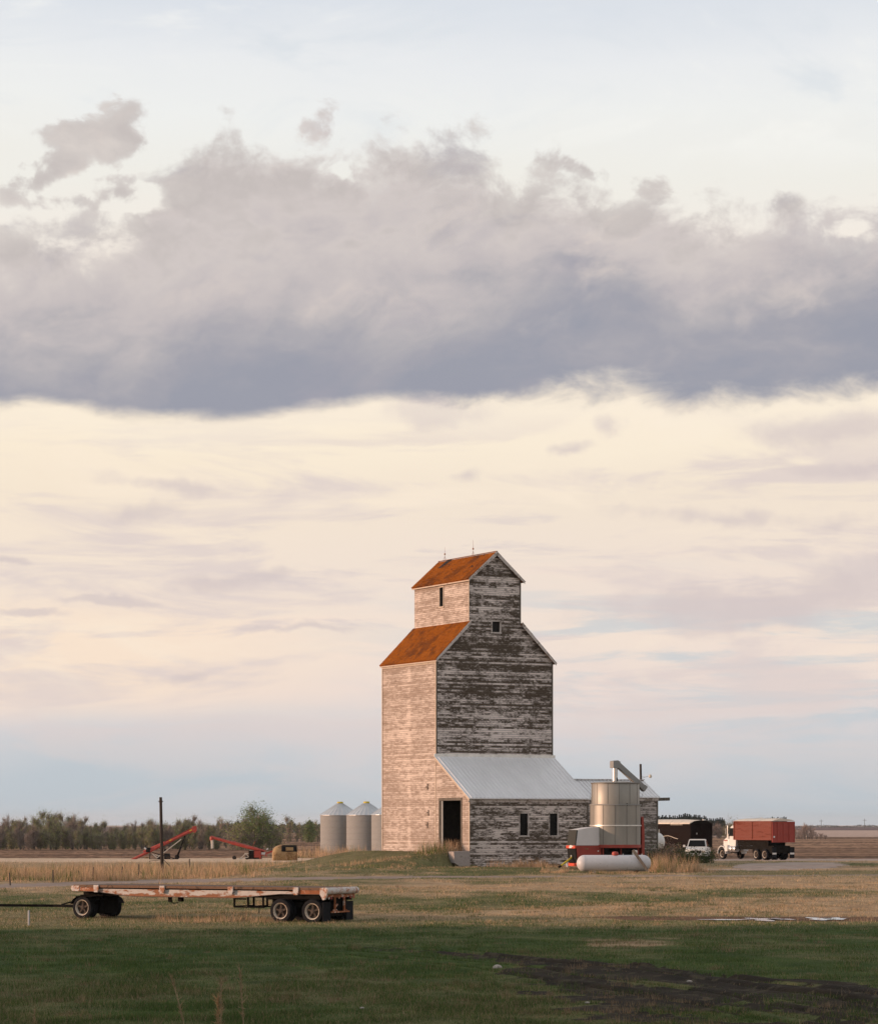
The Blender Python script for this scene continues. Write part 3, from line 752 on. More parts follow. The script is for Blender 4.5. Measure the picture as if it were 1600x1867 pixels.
# gable wall of the tower, facing the viewer
def iv_gable(z):
    if z <= Z_E: return 0, EW
    if z <= Z_S: k = z - Z_E; return k, EW - k
    if z <= Z_C: return CU0, CU1
    k = (z - Z_C) / (Z_A - Z_C) * (APX - CU0); return CU0 + k, CU1 - k
win_g = (4.66, 5.30, 18.18, 18.96)
mb = MB(); lap(mb, iv_gable, [8.7, Z_E, Z_S, Z_C, Z_A - .03], [win_g], lambda h, z, o: (h, -o, z), z0=8.7)
part('gable_wall', mb, M['gable'], el)
# west wall and the cupola above it
mb = MB(); lap(mb, lambda z: (-EL, 0), [.5, Z_E], [], lambda h, z, o: (-o, -h, z))
part('side_wall', mb, M['west'], el)
win_c = (-4.62, -4.02, 20.29, 21.72)
mb = MB(); lap(mb, lambda z: (-EL, 0), [Z_S - .1, Z_C + .05], [win_c], lambda h, z, o: (CU0 - o, -h, z), z0=Z_S - .1)
part('cupola_wall', mb, M['west'], el)
# the two sides turned away
mb = MB()
lap(mb, lambda z: (0, EL), [.5, Z_E], [], lambda h, z, o: (EW + o, h, z)); lap(mb, lambda z: (0, EL), [Z_S - .1, Z_C], [], lambda h, z, o: (CU1 + o, h, z), z0=Z_S - .1)
lap(mb, iv_gable, [.5, Z_E, Z_S, Z_C, Z_A - .03], [], lambda h, z, o: (h, EL + o, z))
part('rear_wall', mb, M['annex'], el)
# dark boxes added behind the openings, standing in for the shade inside
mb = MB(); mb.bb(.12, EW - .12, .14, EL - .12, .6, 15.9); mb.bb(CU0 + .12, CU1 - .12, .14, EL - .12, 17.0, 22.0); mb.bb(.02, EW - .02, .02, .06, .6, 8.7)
part('dark_liner', mb, M['dark_wood'], el)

# roofs
def slope(name, x0, z0, x1, z1, y0, y1, th, mat, rough=True, seed=1):
    """a shingled slope laid in courses with an uneven butt line"""
    rg = random.Random(seed); mb = MB(); n = 30; m = 40
    dx, dz = x1 - x0, z1 - z0; L = math.hypot(dx, dz); nx, nz = -dz / L, dx / L
    if nz < 0: nx, nz = -nx, -nz
    pt = lambda a, y, t: (x0 + dx * a + nx * t, y, z0 + dz * a + nz * t)
    for i in range(n):
        a0, a1 = i / n, (i + 1) / n
        for j in range(m):
            ya, yb = y0 + (y1 - y0) * j / m, y0 + (y1 - y0) * (j + 1) / m
            t = th + .02 + rg.uniform(-.008, .012)
            mb.quad(pt(a0, ya, t), pt(a0, yb, t), pt(a1, yb, th), pt(a1, ya, th))
            mb.quad(pt(a0, ya, th - .03), pt(a0, yb, th - .03), pt(a0, yb, t), pt(a0, ya, t))
    mb.loft([[pt(0, y, 0), pt(0, y, th - .004), pt(1, y, th - .004), pt(1, y, 0)] for y in (y0, y1)])
    return part(name, mb, mat, el)
OV = .28
lower = slope('lower_roof', -.15, Z_E - .15, CU0 - .004, Z_S - .004, -OV, EL + .08, .10, M['shingle'], seed=3)
slope('lower_roof', EW + .17, Z_E - .17, CU1 + .004, Z_S - .004, -OV, EL + .08, .10, M['shingle'], seed=4)
k = (Z_A - Z_C) / (APX - CU0)
upper = slope('upper_roof', CU0 - .18, Z_C - .18 * k, APX, Z_A, -OV, EL + .08, .10, M['shingle'], seed=5)
slope('upper_roof', CU1 + .22, Z_C - .22 * k, APX, Z_A, -OV, EL + .08, .10, M['shingle'], seed=6)
mb = MB(); mb.beam((APX, -OV - .01, Z_A + .135), (APX, EL + .09, Z_A + .135), .16, .03); part('ridge_cap', mb, M['shingle'], el)
# a strip of missing shingles by the ridge and some lifted ones
mb = MB()
def on_up(a, y, t=.135): return (CU0 - .18 + (APX - CU0 + .18) * a, y, Z_C - .18 * k + (Z_A - Z_C + .18 * k) * a + t)
mb.quad(on_up(.66, 6.95, .165), on_up(.66, 7.5, .165), on_up(.985, 7.3, .165), on_up(.985, 6.5, .165))
rg = random.Random(4)
for _ in range(9):
    a, y = rg.uniform(.35, .97), rg.uniform(.6, 8); w = rg.uniform(.08, .2)
    mb2 = MB(); mb2.loft([[on_up(a, y, h_), on_up(a, y + w, h_), on_up(a + .03, y + w, h_ + .01), on_up(a + .03, y, h_ + .01)] for h_ in (.10, .165)]); part('lifted_shingle', mb2, M['black'], el)
part('bare_roof_patch', mb, M['black'], el)
# barge boards on the gables, frieze under the eaves, corner boards
for x0, z0, x1, z1 in ((-.15, Z_E - .15, CU0, Z_S), (EW + .17, Z_E - .17, CU1, Z_S), (CU0 - .18, Z_C - .18 * k, APX, Z_A), (CU1 + .22, Z_C - .22 * k, APX, Z_A)):
    for y in (-OV - .034, EL + .084):
        mb = MB(); mb.loft([[(x0, yy, z0 + .10), (x1, yy, z1 + .14), (x1, yy, z1 - .19), (x0, yy, z0 - .10)] for yy in (y, y + .03)]); part('barge_board', mb, M['trim'], el)
def board(name, mat, *b): mb = MB(); mb.bb(*b); part(name, mb, M[mat], el)
board('frieze_board', 'trim_warm', -.05, -.020, -.02, EL, Z_E - .36, Z_E - .06); board('eave_board', 'trim_warm', -.152, -.125, -OV, EL + .08, Z_E - .24, Z_E - .07)
board('frieze_board', 'trim_warm', CU0 - .05, CU0 - .020, -.02, EL, Z_C - .26, Z_C + .02); board('eave_board', 'trim_warm', CU0 - .182, CU0 - .155, -OV, EL + .08, Z_C - .25, Z_C - .09)
for b_ in ((-.045, -.018, -.02, .09, .6, Z_E - .36), (-.045, -.018, EL - .1, EL + .02, .6, Z_E - .36), (CU0 - .045, CU0 - .018, -.02, .08, Z_S, Z_C - .26)): board('corner_board', 'trim_warm', *b_)
for b_ in ((EW - .09, EW + .03, -.045, -.018, 8.9, Z_E), (CU1 - .08, CU1 + .03, -.045, -.018, Z_S, Z_C), (-.02, .07, -.045, -.018, 9.0, Z_E)): board('corner_board', 'old_wood', *b_)
# iron tie bolts and plates on the west wall
for w_, z_ in ((1.3, 6.75), (1.15, 4.85), (1.3, 3.95)):
    mb = MB(); mb.bb(-.06, -.02, w_ - .03, w_ + .03, z_ - .22, z_ + .22); mb.bb(-.058, -.02, w_ - .03, w_ + .3, z_ - .03, z_ + .03)
    part('iron_bracket', mb, M['hub'], el)

def window(parent, P, h0, h1, z0, z1, fw=.09, sill=.10, mat='trim', depth=.10):
    """frame with its pane; P(h, off, z)"""
    mb = MB()
    def fb(a0, a1, b0, b1, o0, o1):
        pts = [P(a, o, b) for o in (o0, o1) for a, b in ((a0, b0), (a1, b0), (a1, b1), (a0, b1))]
        n = len(mb.v); mb.v += pts
        for q in ((0,3,2,1),(4,5,6,7),(0,1,5,4),(1,2,6,5),(2,3,7,6),(3,0,4,7)): mb.f.append(tuple(n + i for i in q))
    fb(h0 - fw, h0, z0, z1 + fw, -.06, .045); fb(h1, h1 + fw, z0, z1 + fw, -.06, .045); fb(h0, h1, z1, z1 + fw, -.06, .043)
    fb(h0 - fw - .04, h1 + fw + .04, z0 - sill, z0, -.06, .07)
    f = part('window', mb, M[mat], parent)
    mb = MB(); mb.quad(P(h0 - .02, -depth, z0 - .02), P(h1 + .02, -depth, z0 - .02), P(h1 + .02, -depth, z1 + .02), P(h0 - .02, -depth, z1 + .02))
    part('pane', mb, M['glass'], f)
    return f
window(el, lambda h, o, z: (h, -o, z), *win_g)
window(el, lambda h, o, z: (CU0 - o, -h, z), *win_c, mat='trim_warm', fw=.08)

# lightning rods on the ridge
for w_, hh in ((7.85, 1.15), (3.35, 1.30)):
    mb = MB(); mb.tube((APX, w_, Z_A + .1), (APX, w_, Z_A + hh), .016, .006, 6); mb.lathe([(.001, -.075), (.05, -.05), (.07, 0), (.05, .05), (.001, .075)], 10, (APX, w_, Z_A + .62))
    mb.tube((APX - .16, w_, Z_A + .08), (APX, w_, Z_A + .45), .008, n=5); mb.tube((APX + .16, w_, Z_A + .08), (APX, w_, Z_A + .45), .008, n=5)
    part('lightning_rod', mb, M['rust'], el)

# lean-to in front of the gable
LD = 5.09; ZL0, ZL1 = 5.95, 8.88
zl = lambda w: ZL0 + (w + LD) / LD * (ZL1 - ZL0)
door = (.68, 3.86, .4, 5.72)                                # in v = -w
wins = [(4.43 - .33, 4.43 + .33, 3.20, 4.78), (6.90 - .33, 6.90 + .33, 3.20, 4.78)]
mb = MB(); lap(mb, lambda z: (0, EW), [.5, ZL0 - .02], wins, lambda h, z, o: (h, -LD - o, z), row=.155, lip=.018)
part('shed_front_wall', mb, M['lean'], el)
mb = MB()
lap(mb, lambda z: (.02, LD if z <= ZL0 else LD * (1 - (z - ZL0) / (ZL1 - ZL0))), [.5, ZL0, ZL1 - .02], [door], lambda h, z, o: (-.012 - o, -h, z), row=.155)
part('shed_side_wall', mb, M['west'], el)
mb = MB(); lap(mb, lambda z: (-LD if z <= ZL0 else -LD * (1 - (z - ZL0) / (ZL1 - ZL0)), -.02), [.5, ZL0, ZL1 - .02], [], lambda h, z, o: (EW + o, h, z), row=.155)
part('shed_end_wall', mb, M['annex'], el)
for wv in wins: window(el, lambda h, o, z: (h, -LD - o, z), *wv, fw=.085, depth=.12)
mb = MB(); mb.bb(.1, EW - .1, -LD + .1, -.1, .6, 2.02); mb.bb(.4, EW - .1, -LD + .14, -LD + .2, 2.0, 5.6)
part('shed_floor', mb, M['dark_wood'], el)
# ribbed sheet roof
def ribbed(name, u0, u1, w_top, z_top, w_bot, z_bot, pitch=.33, th=.03):
    mb = MB(); n = int((u1 - u0) / pitch); prof = []
    for i in range(n + 1):
        b = u0 + (u1 - u0) * i / (n + 1); p_ = (u1 - u0) / (n + 1)
        prof += [(b, 0), (b + p_ * .62, 0), (b + p_ * .70, .045), (b + p_ * .92, .045)]
    prof.append((u1, 0))
    for (a, h), (b, g) in zip(prof[:-1], prof[1:]):
        mb.quad((a, w_bot, z_bot + h), (b, w_bot, z_bot + g), (b, w_top, z_top + g), (a, w_top, z_top + h))
    mb.loft([[(x, w_bot, z_bot - .004), (x, w_top, z_top - .004), (x, w_top, z_top - .05), (x, w_bot, z_bot - .05)] for x in (u0, u1)])
    return part(name, mb, M['sheet'], el)
ribbed('shed_roof', -.18, EW + .16, -.02, 8.98, -LD - .24, 5.86)
mb = MB(); mb.bb(-.20, EW + .18, -.10, -.02, 8.93, 9.15); part('roof_flashing', mb, M['bright'], el)
mb = MB(); mb.loft([[(x, -LD - .25, 5.83), (x, -.06, 8.93), (x, -.06, 8.75), (x, -LD - .25, 5.65)] for x in (-.19, -.16)]); part('rake_board', mb, M['trim_warm'], el)
mb = MB(); mb.bb(-.15, EW + .1, -LD - .06, -LD - .022, 5.58, 5.82); part('eave_board', mb, M['trim'], el)
mb = MB(); mb.bb(-.035, -.015, -LD - .03, -LD + .1, .6, 5.62); part('corner_board', mb, M['trim_warm'], el)
mb = MB(); mb.bb(EW - .1, EW + .03, -LD - .045, -LD - .02, .6, 5.6); part('corner_board', mb, M['old_wood'], el)
# driveway door opening
dr = None
mb = MB(); mb.bb(-.075, .10, -.70, -.50, 1.6, 5.90); mb.bb(-.07, .10, -3.98, -3.86, 1.6, 5.72); mb.bb(-.072, .10, -3.98, -.70, 5.72, 5.92)
part('door_frame', mb, M['old_wood'], el)
mb = MB(); mb.bb(.0, .05, -1.02, -.76, 1.9, 5.70); part('sliding_door', mb, M['steel'], el)
# annex behind
AX0, AX1, AW = EW + .02, 18.74, -.5
mb = MB(); lap(mb, lambda z: (AX0, AX1), [.5, 6.08], [], lambda h, z, o: (h, AW - o, z), row=.155)
def iv_end(z):
    if z <= 6.08: return AW, AW + 4.4
    q = (z - 6.08) / (7.3 - 6.08) * 2.2; return AW + q, AW + 4.4 - q
lap(mb, iv_end, [.5, 6.08, 7.27], [], lambda h, z, o: (AX1 + o, h, z), row=.155)
lap(mb, lambda z: (AX0, AX1), [.5, 6.08], [], lambda h, z, o: (h, AW + 4.4 + o, z), row=.155)
part('annex_wall', mb, M['annex'], el)
ribbed('annex_roof', AX0, AX1 + .14, AW + 2.2, 7.37, AW - .16, 6.05)
ribbed('annex_roof', AX0, AX1 + .14, AW + 2.2, 7.37, AW + 4.56, 6.05)
mb = MB(); mb.bb(AX0, AX1 + .05, AW - .05, AW - .02, 5.80, 6.04); mb.beam((AX0, AW + 2.2, 7.42), (AX1 + .16, AW + 2.2, 7.42), .3, .05); part('annex_trim', mb, M['trim'], el)
mb = MB(); mb.beam((AX1 - .6, AW + .35, 5.88), (AX1 + 1.28, AW + .35, 5.93), .18, .24); part('projecting_beam', mb, M['old_wood'], el)
mb = MB(); mb.bb(AX1 - .1, AX1 + .03, AW - .045, AW - .02, .6, 5.8); part('corner_board', mb, M['old_wood'], el)

# concrete abutment holding the ramp by the corner of the lean-to
mb = MB(); mb.loft([[(-1.42, y, 2.06), (-.10, y, 2.10), (-.10, y, .5), (-.75, y, .9), (-1.34, y, 1.25)] for y in (-5.32, -4.5)])
ob = single('concrete_abutment', mb, M['concrete'], 'grey concrete block at the foot of the open shed doorway', 'concrete block', (EO[0], EO[1], 0), TH)

# ------------------------------------------------------------------ steel bins
def make_bin(parent, h=6.25, r=2.92, rise=1.72):
    prof = []; n = 46
    for i in range(n + 1):
        prof.append((r + .018 * math.sin(i * math.pi) + (.014 if i % 2 else 0), h * i / n))
    mb = MB(); mb.lathe(prof, 56); mb.lathe([(r + .01, h - .02), (r - .05, h - .02)], 56); part('bin_wall', mb, M['steel'], parent, 50)
    mb = MB()
    for i in range(1, 7):
        zz = h * i / 7; mb.lathe([(r + .02, zz - .012), (r + .035, zz), (r + .02, zz + .012)], 56)
    part('sheet_seam', mb, M['steel'], parent)
    mb = MB(); mb.lathe([(r + .13, h - .06), (r + .13, h - .02), (.42, h + rise), (.001, h + rise)], 28); rf = part('bin_roof', mb, M['bin_roof'], parent)
    mb = MB()
    for i in range(28):
        t = 2 * math.pi * i / 28; c, s_ = math.cos(t), math.sin(t)
        mb.beam(((r + .12) * c, (r + .12) * s_, h + .0), (.42 * c, .42 * s_, h + rise + .02), .05, .05)
    part('roof_rib', mb, M['bin_roof'], rf)
    mb = MB(); mb.lathe([(.46, h + rise - .06), (.46, h + rise + .18), (.40, h + rise + .24), (.001, h + rise + .27)], 20); part('cap', mb, M['yellow'], parent, 40)
bins = [(620, 405, 'left corrugated steel grain bin, the farthest of the three beside the elevator'), (668, 400, 'middle corrugated steel grain bin with a whole yellow cap'),
        (714, 395, 'steel grain bin mostly hidden behind the pale elevator wall')]
b0 = None
for px, D, lb in bins:
    X = (px - 800) / F * D; loc = (X, D, gz(X, D) - .05)
    if b0 is None:
        b0 = thing('grain_bin', lb, 'grain bin', loc, R(10), 'steel bins beside the elevator'); make_bin(b0)
    else:
        c_ = copy_tree(b0); c_.location = loc; c_.rotation_euler.z = R(10 + px); c_['label'] = lb
# ------------------------------------------------------------------ wheels
def wheel(parent, c, r, w, side=-1, rim='rim', spokes=5, dual=0.0, lugs=False, ax=(0, 1, 0)):
    """a wheel turned about ax; side -1 shows its face towards -ax. dual adds the inner twin of a dual pair."""
    ax = Vector(ax) * (1 if side > 0 else -1); c = Vector(c)
    mb = MB(); k = .65
    prof = [(r * k, -w * .46), (r * .78, -w * .5), (r * .93, -w * .46), (r * .99, -w * .30), (r, 0), (r * .99, w * .30), (r * .93, w * .46), (r * .78, w * .5), (r * k, w * .46)]
    mb.lathe(prof, 40, c, ax)
    if dual: mb.lathe(prof, 40, c - ax * dual, ax)
    ty = part('wheel', mb, M['rubber'], parent, 40)
    mb = MB()
    mb.lathe([(r * k, w * .46), (r * (k + .015), w * .47), (r * (k - .02), w * .44), (r * (k - .08), w * .28), (r * (k - .10), w * .05)], 36, c, ax)
    part('rim', mb, M[rim], ty, 40)
    mb = MB(); mb.lathe([(.001, w * .34), (r * .12, w * .33), (r * .20, w * .24), (r * .24, w * .06), (r * .24, -w * .1)], 20, c, ax)
    u = ax.cross(Vector((0, 0, 1))); v = Vector((0, 0, 1))
    for i in range(spokes):
        t = 2 * math.pi * i / spokes + .3; d = u * math.cos(t) + v * math.sin(t)
        mb.beam(c + ax * w * .16 + d * r * .16, c + ax * w * .20 + d * r * (k - .10), r * .13, w * .14, ax)
    mb.lathe([(r * (k - .10), -w * .05), (.001, -w * .05)], 24, c, ax)
    part('hub', mb, M['hub'], ty)
    return ty

# ------------------------------------------------------------------ old flatbed trailer
TX, TY = -4.64, 114.0
tr = thing('flatbed_trailer', 'long rusty white flatbed trailer with black wheels parked on the near grass', 'trailer', (TX, TY, gz(-10, 117) - .06), R(-28))
tl = 13.15; DZ = 1.41
mb = MB(); n = 9
for i in range(n):                                         # planks along the bed
    y0 = .06 + 2.38 * i / n; mb.bb(-tl + .35, -.35, y0 + .008, y0 + 2.38 / n - .008, DZ - .055, DZ)
part('deck', mb, M['deck'], tr)
mb = MB(); mb.bb(-tl + .3, -.3, .0, .055, DZ - .10, DZ + .012); mb.bb(-tl + .3, -.3, 2.445, 2.5, DZ - .10, DZ + .012); part('edge_rail', mb, M['edge'], tr)
# fish-belly main beams
prof = [(-tl + .2, 1.14), (-11.7, 1.13), (-10.1, .965), (-9.6, .94), (-4.6, .94), (-3.9, .99), (-2.3, 1.13), (-.3, 1.135)]
top = 1.255
for y0, y1 in ((.07, .12), (2.38, 2.43)):
    mb = MB(); poly = [(-.3, top)] + [(-tl + .2, top)] + prof
    mb.prism(poly, lambda x, z: (x, y0, z), lambda x, z: (x, y1, z)); part('main_beam', mb, M['rail'], tr)
mb = MB()
for (a, za), (b, zb) in zip(prof[:-1], prof[1:]): mb.beam((a, .09, za), (b, .09, zb), .16, .022)
part('beam_flange', mb, M['hub'], tr)
mb = MB()
for i in range(22): x = -tl + .7 + i * .57; mb.bb(x, x + .08, .16, 2.34, 1.14, DZ - .06)
mb.bb(-tl + .4, -.4, .62, .74, .95, 1.34); mb.bb(-tl + .4, -.4, 1.76, 1.88, .95, 1.34)
part('cross_member', mb, M['chassis'], tr)
for x0, x1 in ((-tl, -11.72), (-1.42, -.25)):             # boxed ends, rusted orange
    mb = MB(); mb.bb(x0 + .42 * (x0 < -5), x1, .015, .105, 1.135, DZ - .105); part('side_box', mb, M['rust'], tr, bevel=.01)
for x in (-11.62, -8.19, -4.72, -1.50):                    # stake pockets
    mb = MB(); mb.bb(x - .13, x + .13, -.055, .012, 1.115 + .06, DZ + .01); mb.bb(x - .10, x + .10, -.06, .0, 1.10, 1.18); part('stake_pocket', mb, M['bumper'], tr, bevel=.015)
mb = MB(); mb.lathe([(.001, -.02), (.11, 0), (.125, .05), (.125, 2.4), (.11, 2.47), (.001, 2.49)], 18, (-tl + .28, .0, 1.27), (0, 1, 0)); mb.bb(-tl + .25, -tl + .62, -.01, .10, 1.14, 1.38)
part('front_bolster', mb, M['bumper'], tr, 40)
# tail roller with rounded ends
mb = MB(); mb.lathe([(.001, -.06), (.085, -.05), (.135, 0), (.145, .06), (.145, 2.44), (.12, 2.52), (.06, 2.565), (.001, 2.57)], 22, (-.02, .0, DZ - .13), (0, 1, 0))
part('tail_roller', mb, M['bumper'], tr, 40)
mb = MB(); mb.prism([(-.34, DZ), (-.05, DZ + .02), (.04, DZ - .1), (-.02, 1.10), (-.12, .92), (-.20, .90), (-.34, 1.13)], lambda x, z: (x, -.03, z), lambda x, z: (x, .10, z))
part('tail_bracket', mb, M['bumper'], tr)
mb = MB(); mb.bb(-.16, -.06, .10, 2.42, 1.0, 1.16)
part('tail_beam', mb, M['rust'], tr)
mb = MB()
for y in (.72, 1.52): mb.bb(-.12, -.05, y, y + .075, .40, 1.12); mb.beam((-.1, y + .3, .42), (-.75, y + .2, .98), .05, .05)
mb.bb(-.13, -.04, .50, 1.95, .36, .42)
mb.beam((-.09, .62, .42), (-.09, 1.0, .72), .05, .04)
part('under_ride_guard', mb, M['rust'], tr)
for y in (.22, .42, 1.05, 1.42, 2.02, 2.28):
    mb = MB(); mb.lathe([(.001, .0), (.05, .0), (.05, .02), (.001, .03)], 12, (-.05, y, .98), (1, 0, 0)); part('tail_lamp', mb, M['bumper'] if y in (.22, 1.05) else M['red'], tr)
for y0, y1 in ((.0, .62), (1.92, 2.5)):
    mb = MB(); mb.bb(-.22, -.19, y0, y1, .12, .92); part('mud_flap', mb, M['rubber'], tr)
for x in (-2.33, -.78):                                   # tandem axles
    wheel(tr, (x, .20, .52), .52, .26, dual=.31); wheel(tr, (x, 2.30, .52), .52, .26, side=1, dual=.31)
mb = MB()
for x in (-2.33, -.78): mb.tube((x, .3, .52), (x, 2.2, .52), .07)
for y in (.72, 1.72): mb.bb(-3.1, -.1, y, y + .1, .60, .98); mb.beam((-2.9, y + .05, .75), (-1.55, y + .05, .55), .09, .05); mb.beam((-1.55, y + .05, .6), (-.2, y + .05, .8), .09, .05)
mb.bb(-3.2, -.05, .35, .62, .98, 1.13); mb.bb(-3.2, -.05, 1.9, 2.15, .98, 1.13); mb.bb(-3.0, -.25, .62, 1.9, .62, 1.12)
part('bogie', mb, M['chassis'], tr)
mb = MB()                                                 # rack slung under the bed
for x in (-4.78, -4.1, -3.35): mb.bb(x - .035, x + .035, .35, .41, .55, .96); mb.bb(x - .035, x + .035, 1.9, 1.96, .55, .96); mb.bb(x - .03, x + .03, .35, 1.95, .55, .60)
mb.bb(-4.8, -3.3, .36, .42, .52, .57); mb.bb(-4.8, -3.3, 1.9, 1.96, .52, .57); mb.bb(-4.8, -4.2, .38, .42, .86, .92); mb.tube((-3.55, .38, .58), (-3.55, .38, .30), .018, n=6)
part('spare_rack', mb, M['chassis'], tr)
mb = MB(); mb.bb(-8.1, -7.95, .3, .4, .72, .96); mb.bb(-7.6, -7.42, .3, .5, .74, .96); mb.pipe([(-8.02, .35, .74), (-7.85, .35, .66), (-7.6, .35, .7)], .02, 6); part('air_hose', mb, M['chassis'], tr)
# front dolly with its draw bar
dx = -12.45
mb = MB(); mb.lathe([(.001, 1.06), (.78, 1.06), (.80, 1.09), (.80, 1.13), (.001, 1.13)], 28, (dx + .25, 1.25, 0)); mb.bb(dx - .35, dx + .85, .45, 2.05, 1.02, 1.07)
mb.loft([[(dx - .32, .5, .86), (dx + .82, .5, .86), (dx + .82, 2.0, .86), (dx - .32, 2.0, .86)], [(dx - .1, .7, 1.03), (dx + .6, .7, 1.03), (dx + .6, 1.8, 1.03), (dx - .1, 1.8, 1.03)]])
mb.bb(dx - .5, dx + .5, .42, 2.1, .50, .86); mb.tube((dx, .2, .52), (dx, 2.3, .52), .08)
part('dolly', mb, M['chassis'], tr)
for y0, y1 in ((.02, .66), (1.86, 2.5)):
    mb = MB()
    arc = [(dx + .62 * math.cos(t), .50 + .55 * math.sin(t)) for t in [R(q) for q in (20, 45, 70, 90, 112, 135, 160)]]
    for (xa, za), (xb, zb) in zip(arc[:-1], arc[1:]): mb.quad((xa, y0, za), (xa, y1, za), (xb, y1, zb), (xb, y0, zb)); mb.quad((xa, y0, za - .02), (xb, y0, zb - .02), (xb, y1, zb - .02), (xa, y1, za - .02))
    mb.bb(dx - .3, dx + .55, y0, y1, 1.0, 1.03)
    part('fender', mb, M['chassis'], tr)
wheel(tr, (dx, .20, .52), .52, .26, dual=.31); wheel(tr, (dx, 2.30, .52), .52, .26, side=1, dual=.31)
mb = MB()                                                 # the bar swings away to the left
rot = Matrix.Rotation(R(28), 3, 'Z'); o_ = Vector((dx + .2, 1.25, 0))
pt = lambda f, s_, z: tuple(o_ + rot @ Vector((-f, s_, z)))
mb.beam(pt(.5, .05, .56), pt(5.6, .0, .60), .13, .11); mb.beam(pt(.6, -.75, .56), pt(2.1, -.02, .57), .10, .10); mb.beam(pt(.6, .75, .56), pt(2.1, .02, .57), .10, .10)
mb.beam(pt(.55, .0, .95), pt(1.75, 0, .62), .06, .06)
part('draw_bar', mb, M['chassis'], tr)

LOWER = ('wheel', 'dolly', 'fender', 'draw_bar', 'bogie', 'mud_flap')
for ch in tr.children:
    if ch.name.split('.')[0] not in LOWER: ch.location.z += .10
mb = MB(); mb.bb(dx - .45, dx + .75, .70, 1.80, .25, 1.05); mb.bb(dx - .2, dx + .6, .5, 2.0, .85, 1.16); part('dolly_dark_fill', mb, M['chassis'], tr)  # dark boxes added to black out the gap between the dolly wheels
mb = MB(); mb.bb(-3.0, -.3, .70, 1.80, .30, 1.24); mb.bb(-3.05, -.1, .16, .60, 1.02, 1.24); part('bogie_dark_fill', mb, M['chassis'], tr)  # added dark filler, makes the space between the rear axles read as shade
# steel marker pipe by the draw bar
X, Y = (53 - 800) / F * 110.5, 110.5
mb = MB(); mb.tube((0, 0, -.1), (0, 0, .62), .040, .040, 10)
single('marker_post', mb, M['stake'], 'short grey steel pipe standing in the grass beside the trailer draw bar', 'post', (X, Y, gz(X, Y)), smooth=40)

# ------------------------------------------------------------------ grain dryer
DX0, DY0 = 9.41, 189.0; dzg = gz(10.5, 190)
dr = thing('grain_dryer', 'round steel grain dryer on a red frame with a spout on top', 'grain dryer', (DX0, DY0, 0), TH)
cx, cy, rr = 3.55, .57, 1.76
mb = MB(); mb.lathe([(rr, 2.58), (rr, 3.92), (rr, 5.36)], 64, (cx, cy, 0)); part('lower_drum', mb, M['dryer'], dr, 40)
mb = MB(); mb.lathe([(rr - .09, 5.36), (rr - .09, 6.86), (rr - .12, 6.90), (.3, 7.02), (.001, 7.02)], 64, (cx, cy, 0)); part('upper_drum', mb, M['dryer'], dr, 40)
for z, k_, m_ in ((5.36, .045, 'steel'), (3.92, .055, 'bright'), (6.86, -.045, 'seam')):
    mb = MB(); mb.lathe([(rr + k_ - .07, z - .045), (rr + k_, z - .04), (rr + k_, z + .035), (rr + k_ - .07, z + .04)], 64, (cx, cy, 0)); part('drum_band', mb, M[m_], dr, 30)
mb = MB()
for i in range(13):
    t = R(-150 + i * 27.5); c, s_ = math.cos(t), math.sin(t); mb.beam((cx + (rr + .004) * c, cy + (rr + .004) * s_, 2.6), (cx + (rr + .004) * c, cy + (rr + .004) * s_, 5.32), .035, .02, (c, s_, 0))
    t = R(-140 + i * 27.5); c, s_ = math.cos(t), math.sin(t); r2 = rr - .086; mb.beam((cx + r2 * c, cy + r2 * s_, 5.4), (cx + r2 * c, cy + r2 * s_, 6.82), .03, .02, (c, s_, 0))
part('drum_seam', mb, M['seam'], dr)
mb = MB(); mb.lathe([(rr - .05, 2.36), (rr + .03, 2.38), (rr + .03, 2.58), (rr - .02, 2.6)], 48, (cx, cy, 0)); part('drum_skirt', mb, M['red'], dr, 30)
# filling pipe, head box and long spout
px0, py0 = cx - .12, cy - .15
mb = MB(); mb.tube((px0, py0, 6.9), (px0, py0, 8.0), .185, .185, 20); part('filling_pipe', mb, M['chrome'], dr, 40)
mb = MB(); mb.loft([[(px0 - .27, y, 7.92), (px0 + .30, y, 7.92), (px0 + .30, y, 8.36), (px0 + .1, y, 8.46), (px0 - .27, y, 8.40)] for y in (py0 - .24, py0 + .24)]); part('head_box', mb, M['steel'], dr)
mb = MB(); hx = Vector((px0 + .15, py0 - .05, 8.18)); e = Vector((cx + 2.18, cy - .25, 6.52))
mb.beam(hx, e, .34, .36); mb.beam(e - (e - hx).normalized() * .12, e + (e - hx).normalized() * .10, .40, .40); part('spout', mb, M['steel'], dr)
mb = MB(); mb.tube(tuple(e), (e.x - .15, e.y, 5.9), .008, n=4); part('spout_cord', mb, M['seam'], dr)
mb = MB(); mb.tube((cx + 1.1, cy - .2, 6.92), (cx + 1.18, cy - .2, 7.3), .025, n=6); part('spout_brace', mb, M['seam'], dr)
mb = MB(); mb.beam((px0 + .05, py0 - .20, 6.95), (px0 + .05, py0 - .20, 7.25), .06, .05); part('pipe_gauge', mb, M['black'], dr)
mb = MB(); mb.bb(cx - .17, cx - .09, cy - rr - .03, cy - rr + .05, 5.28, 5.44); part('latch', mb, M['black'], dr)
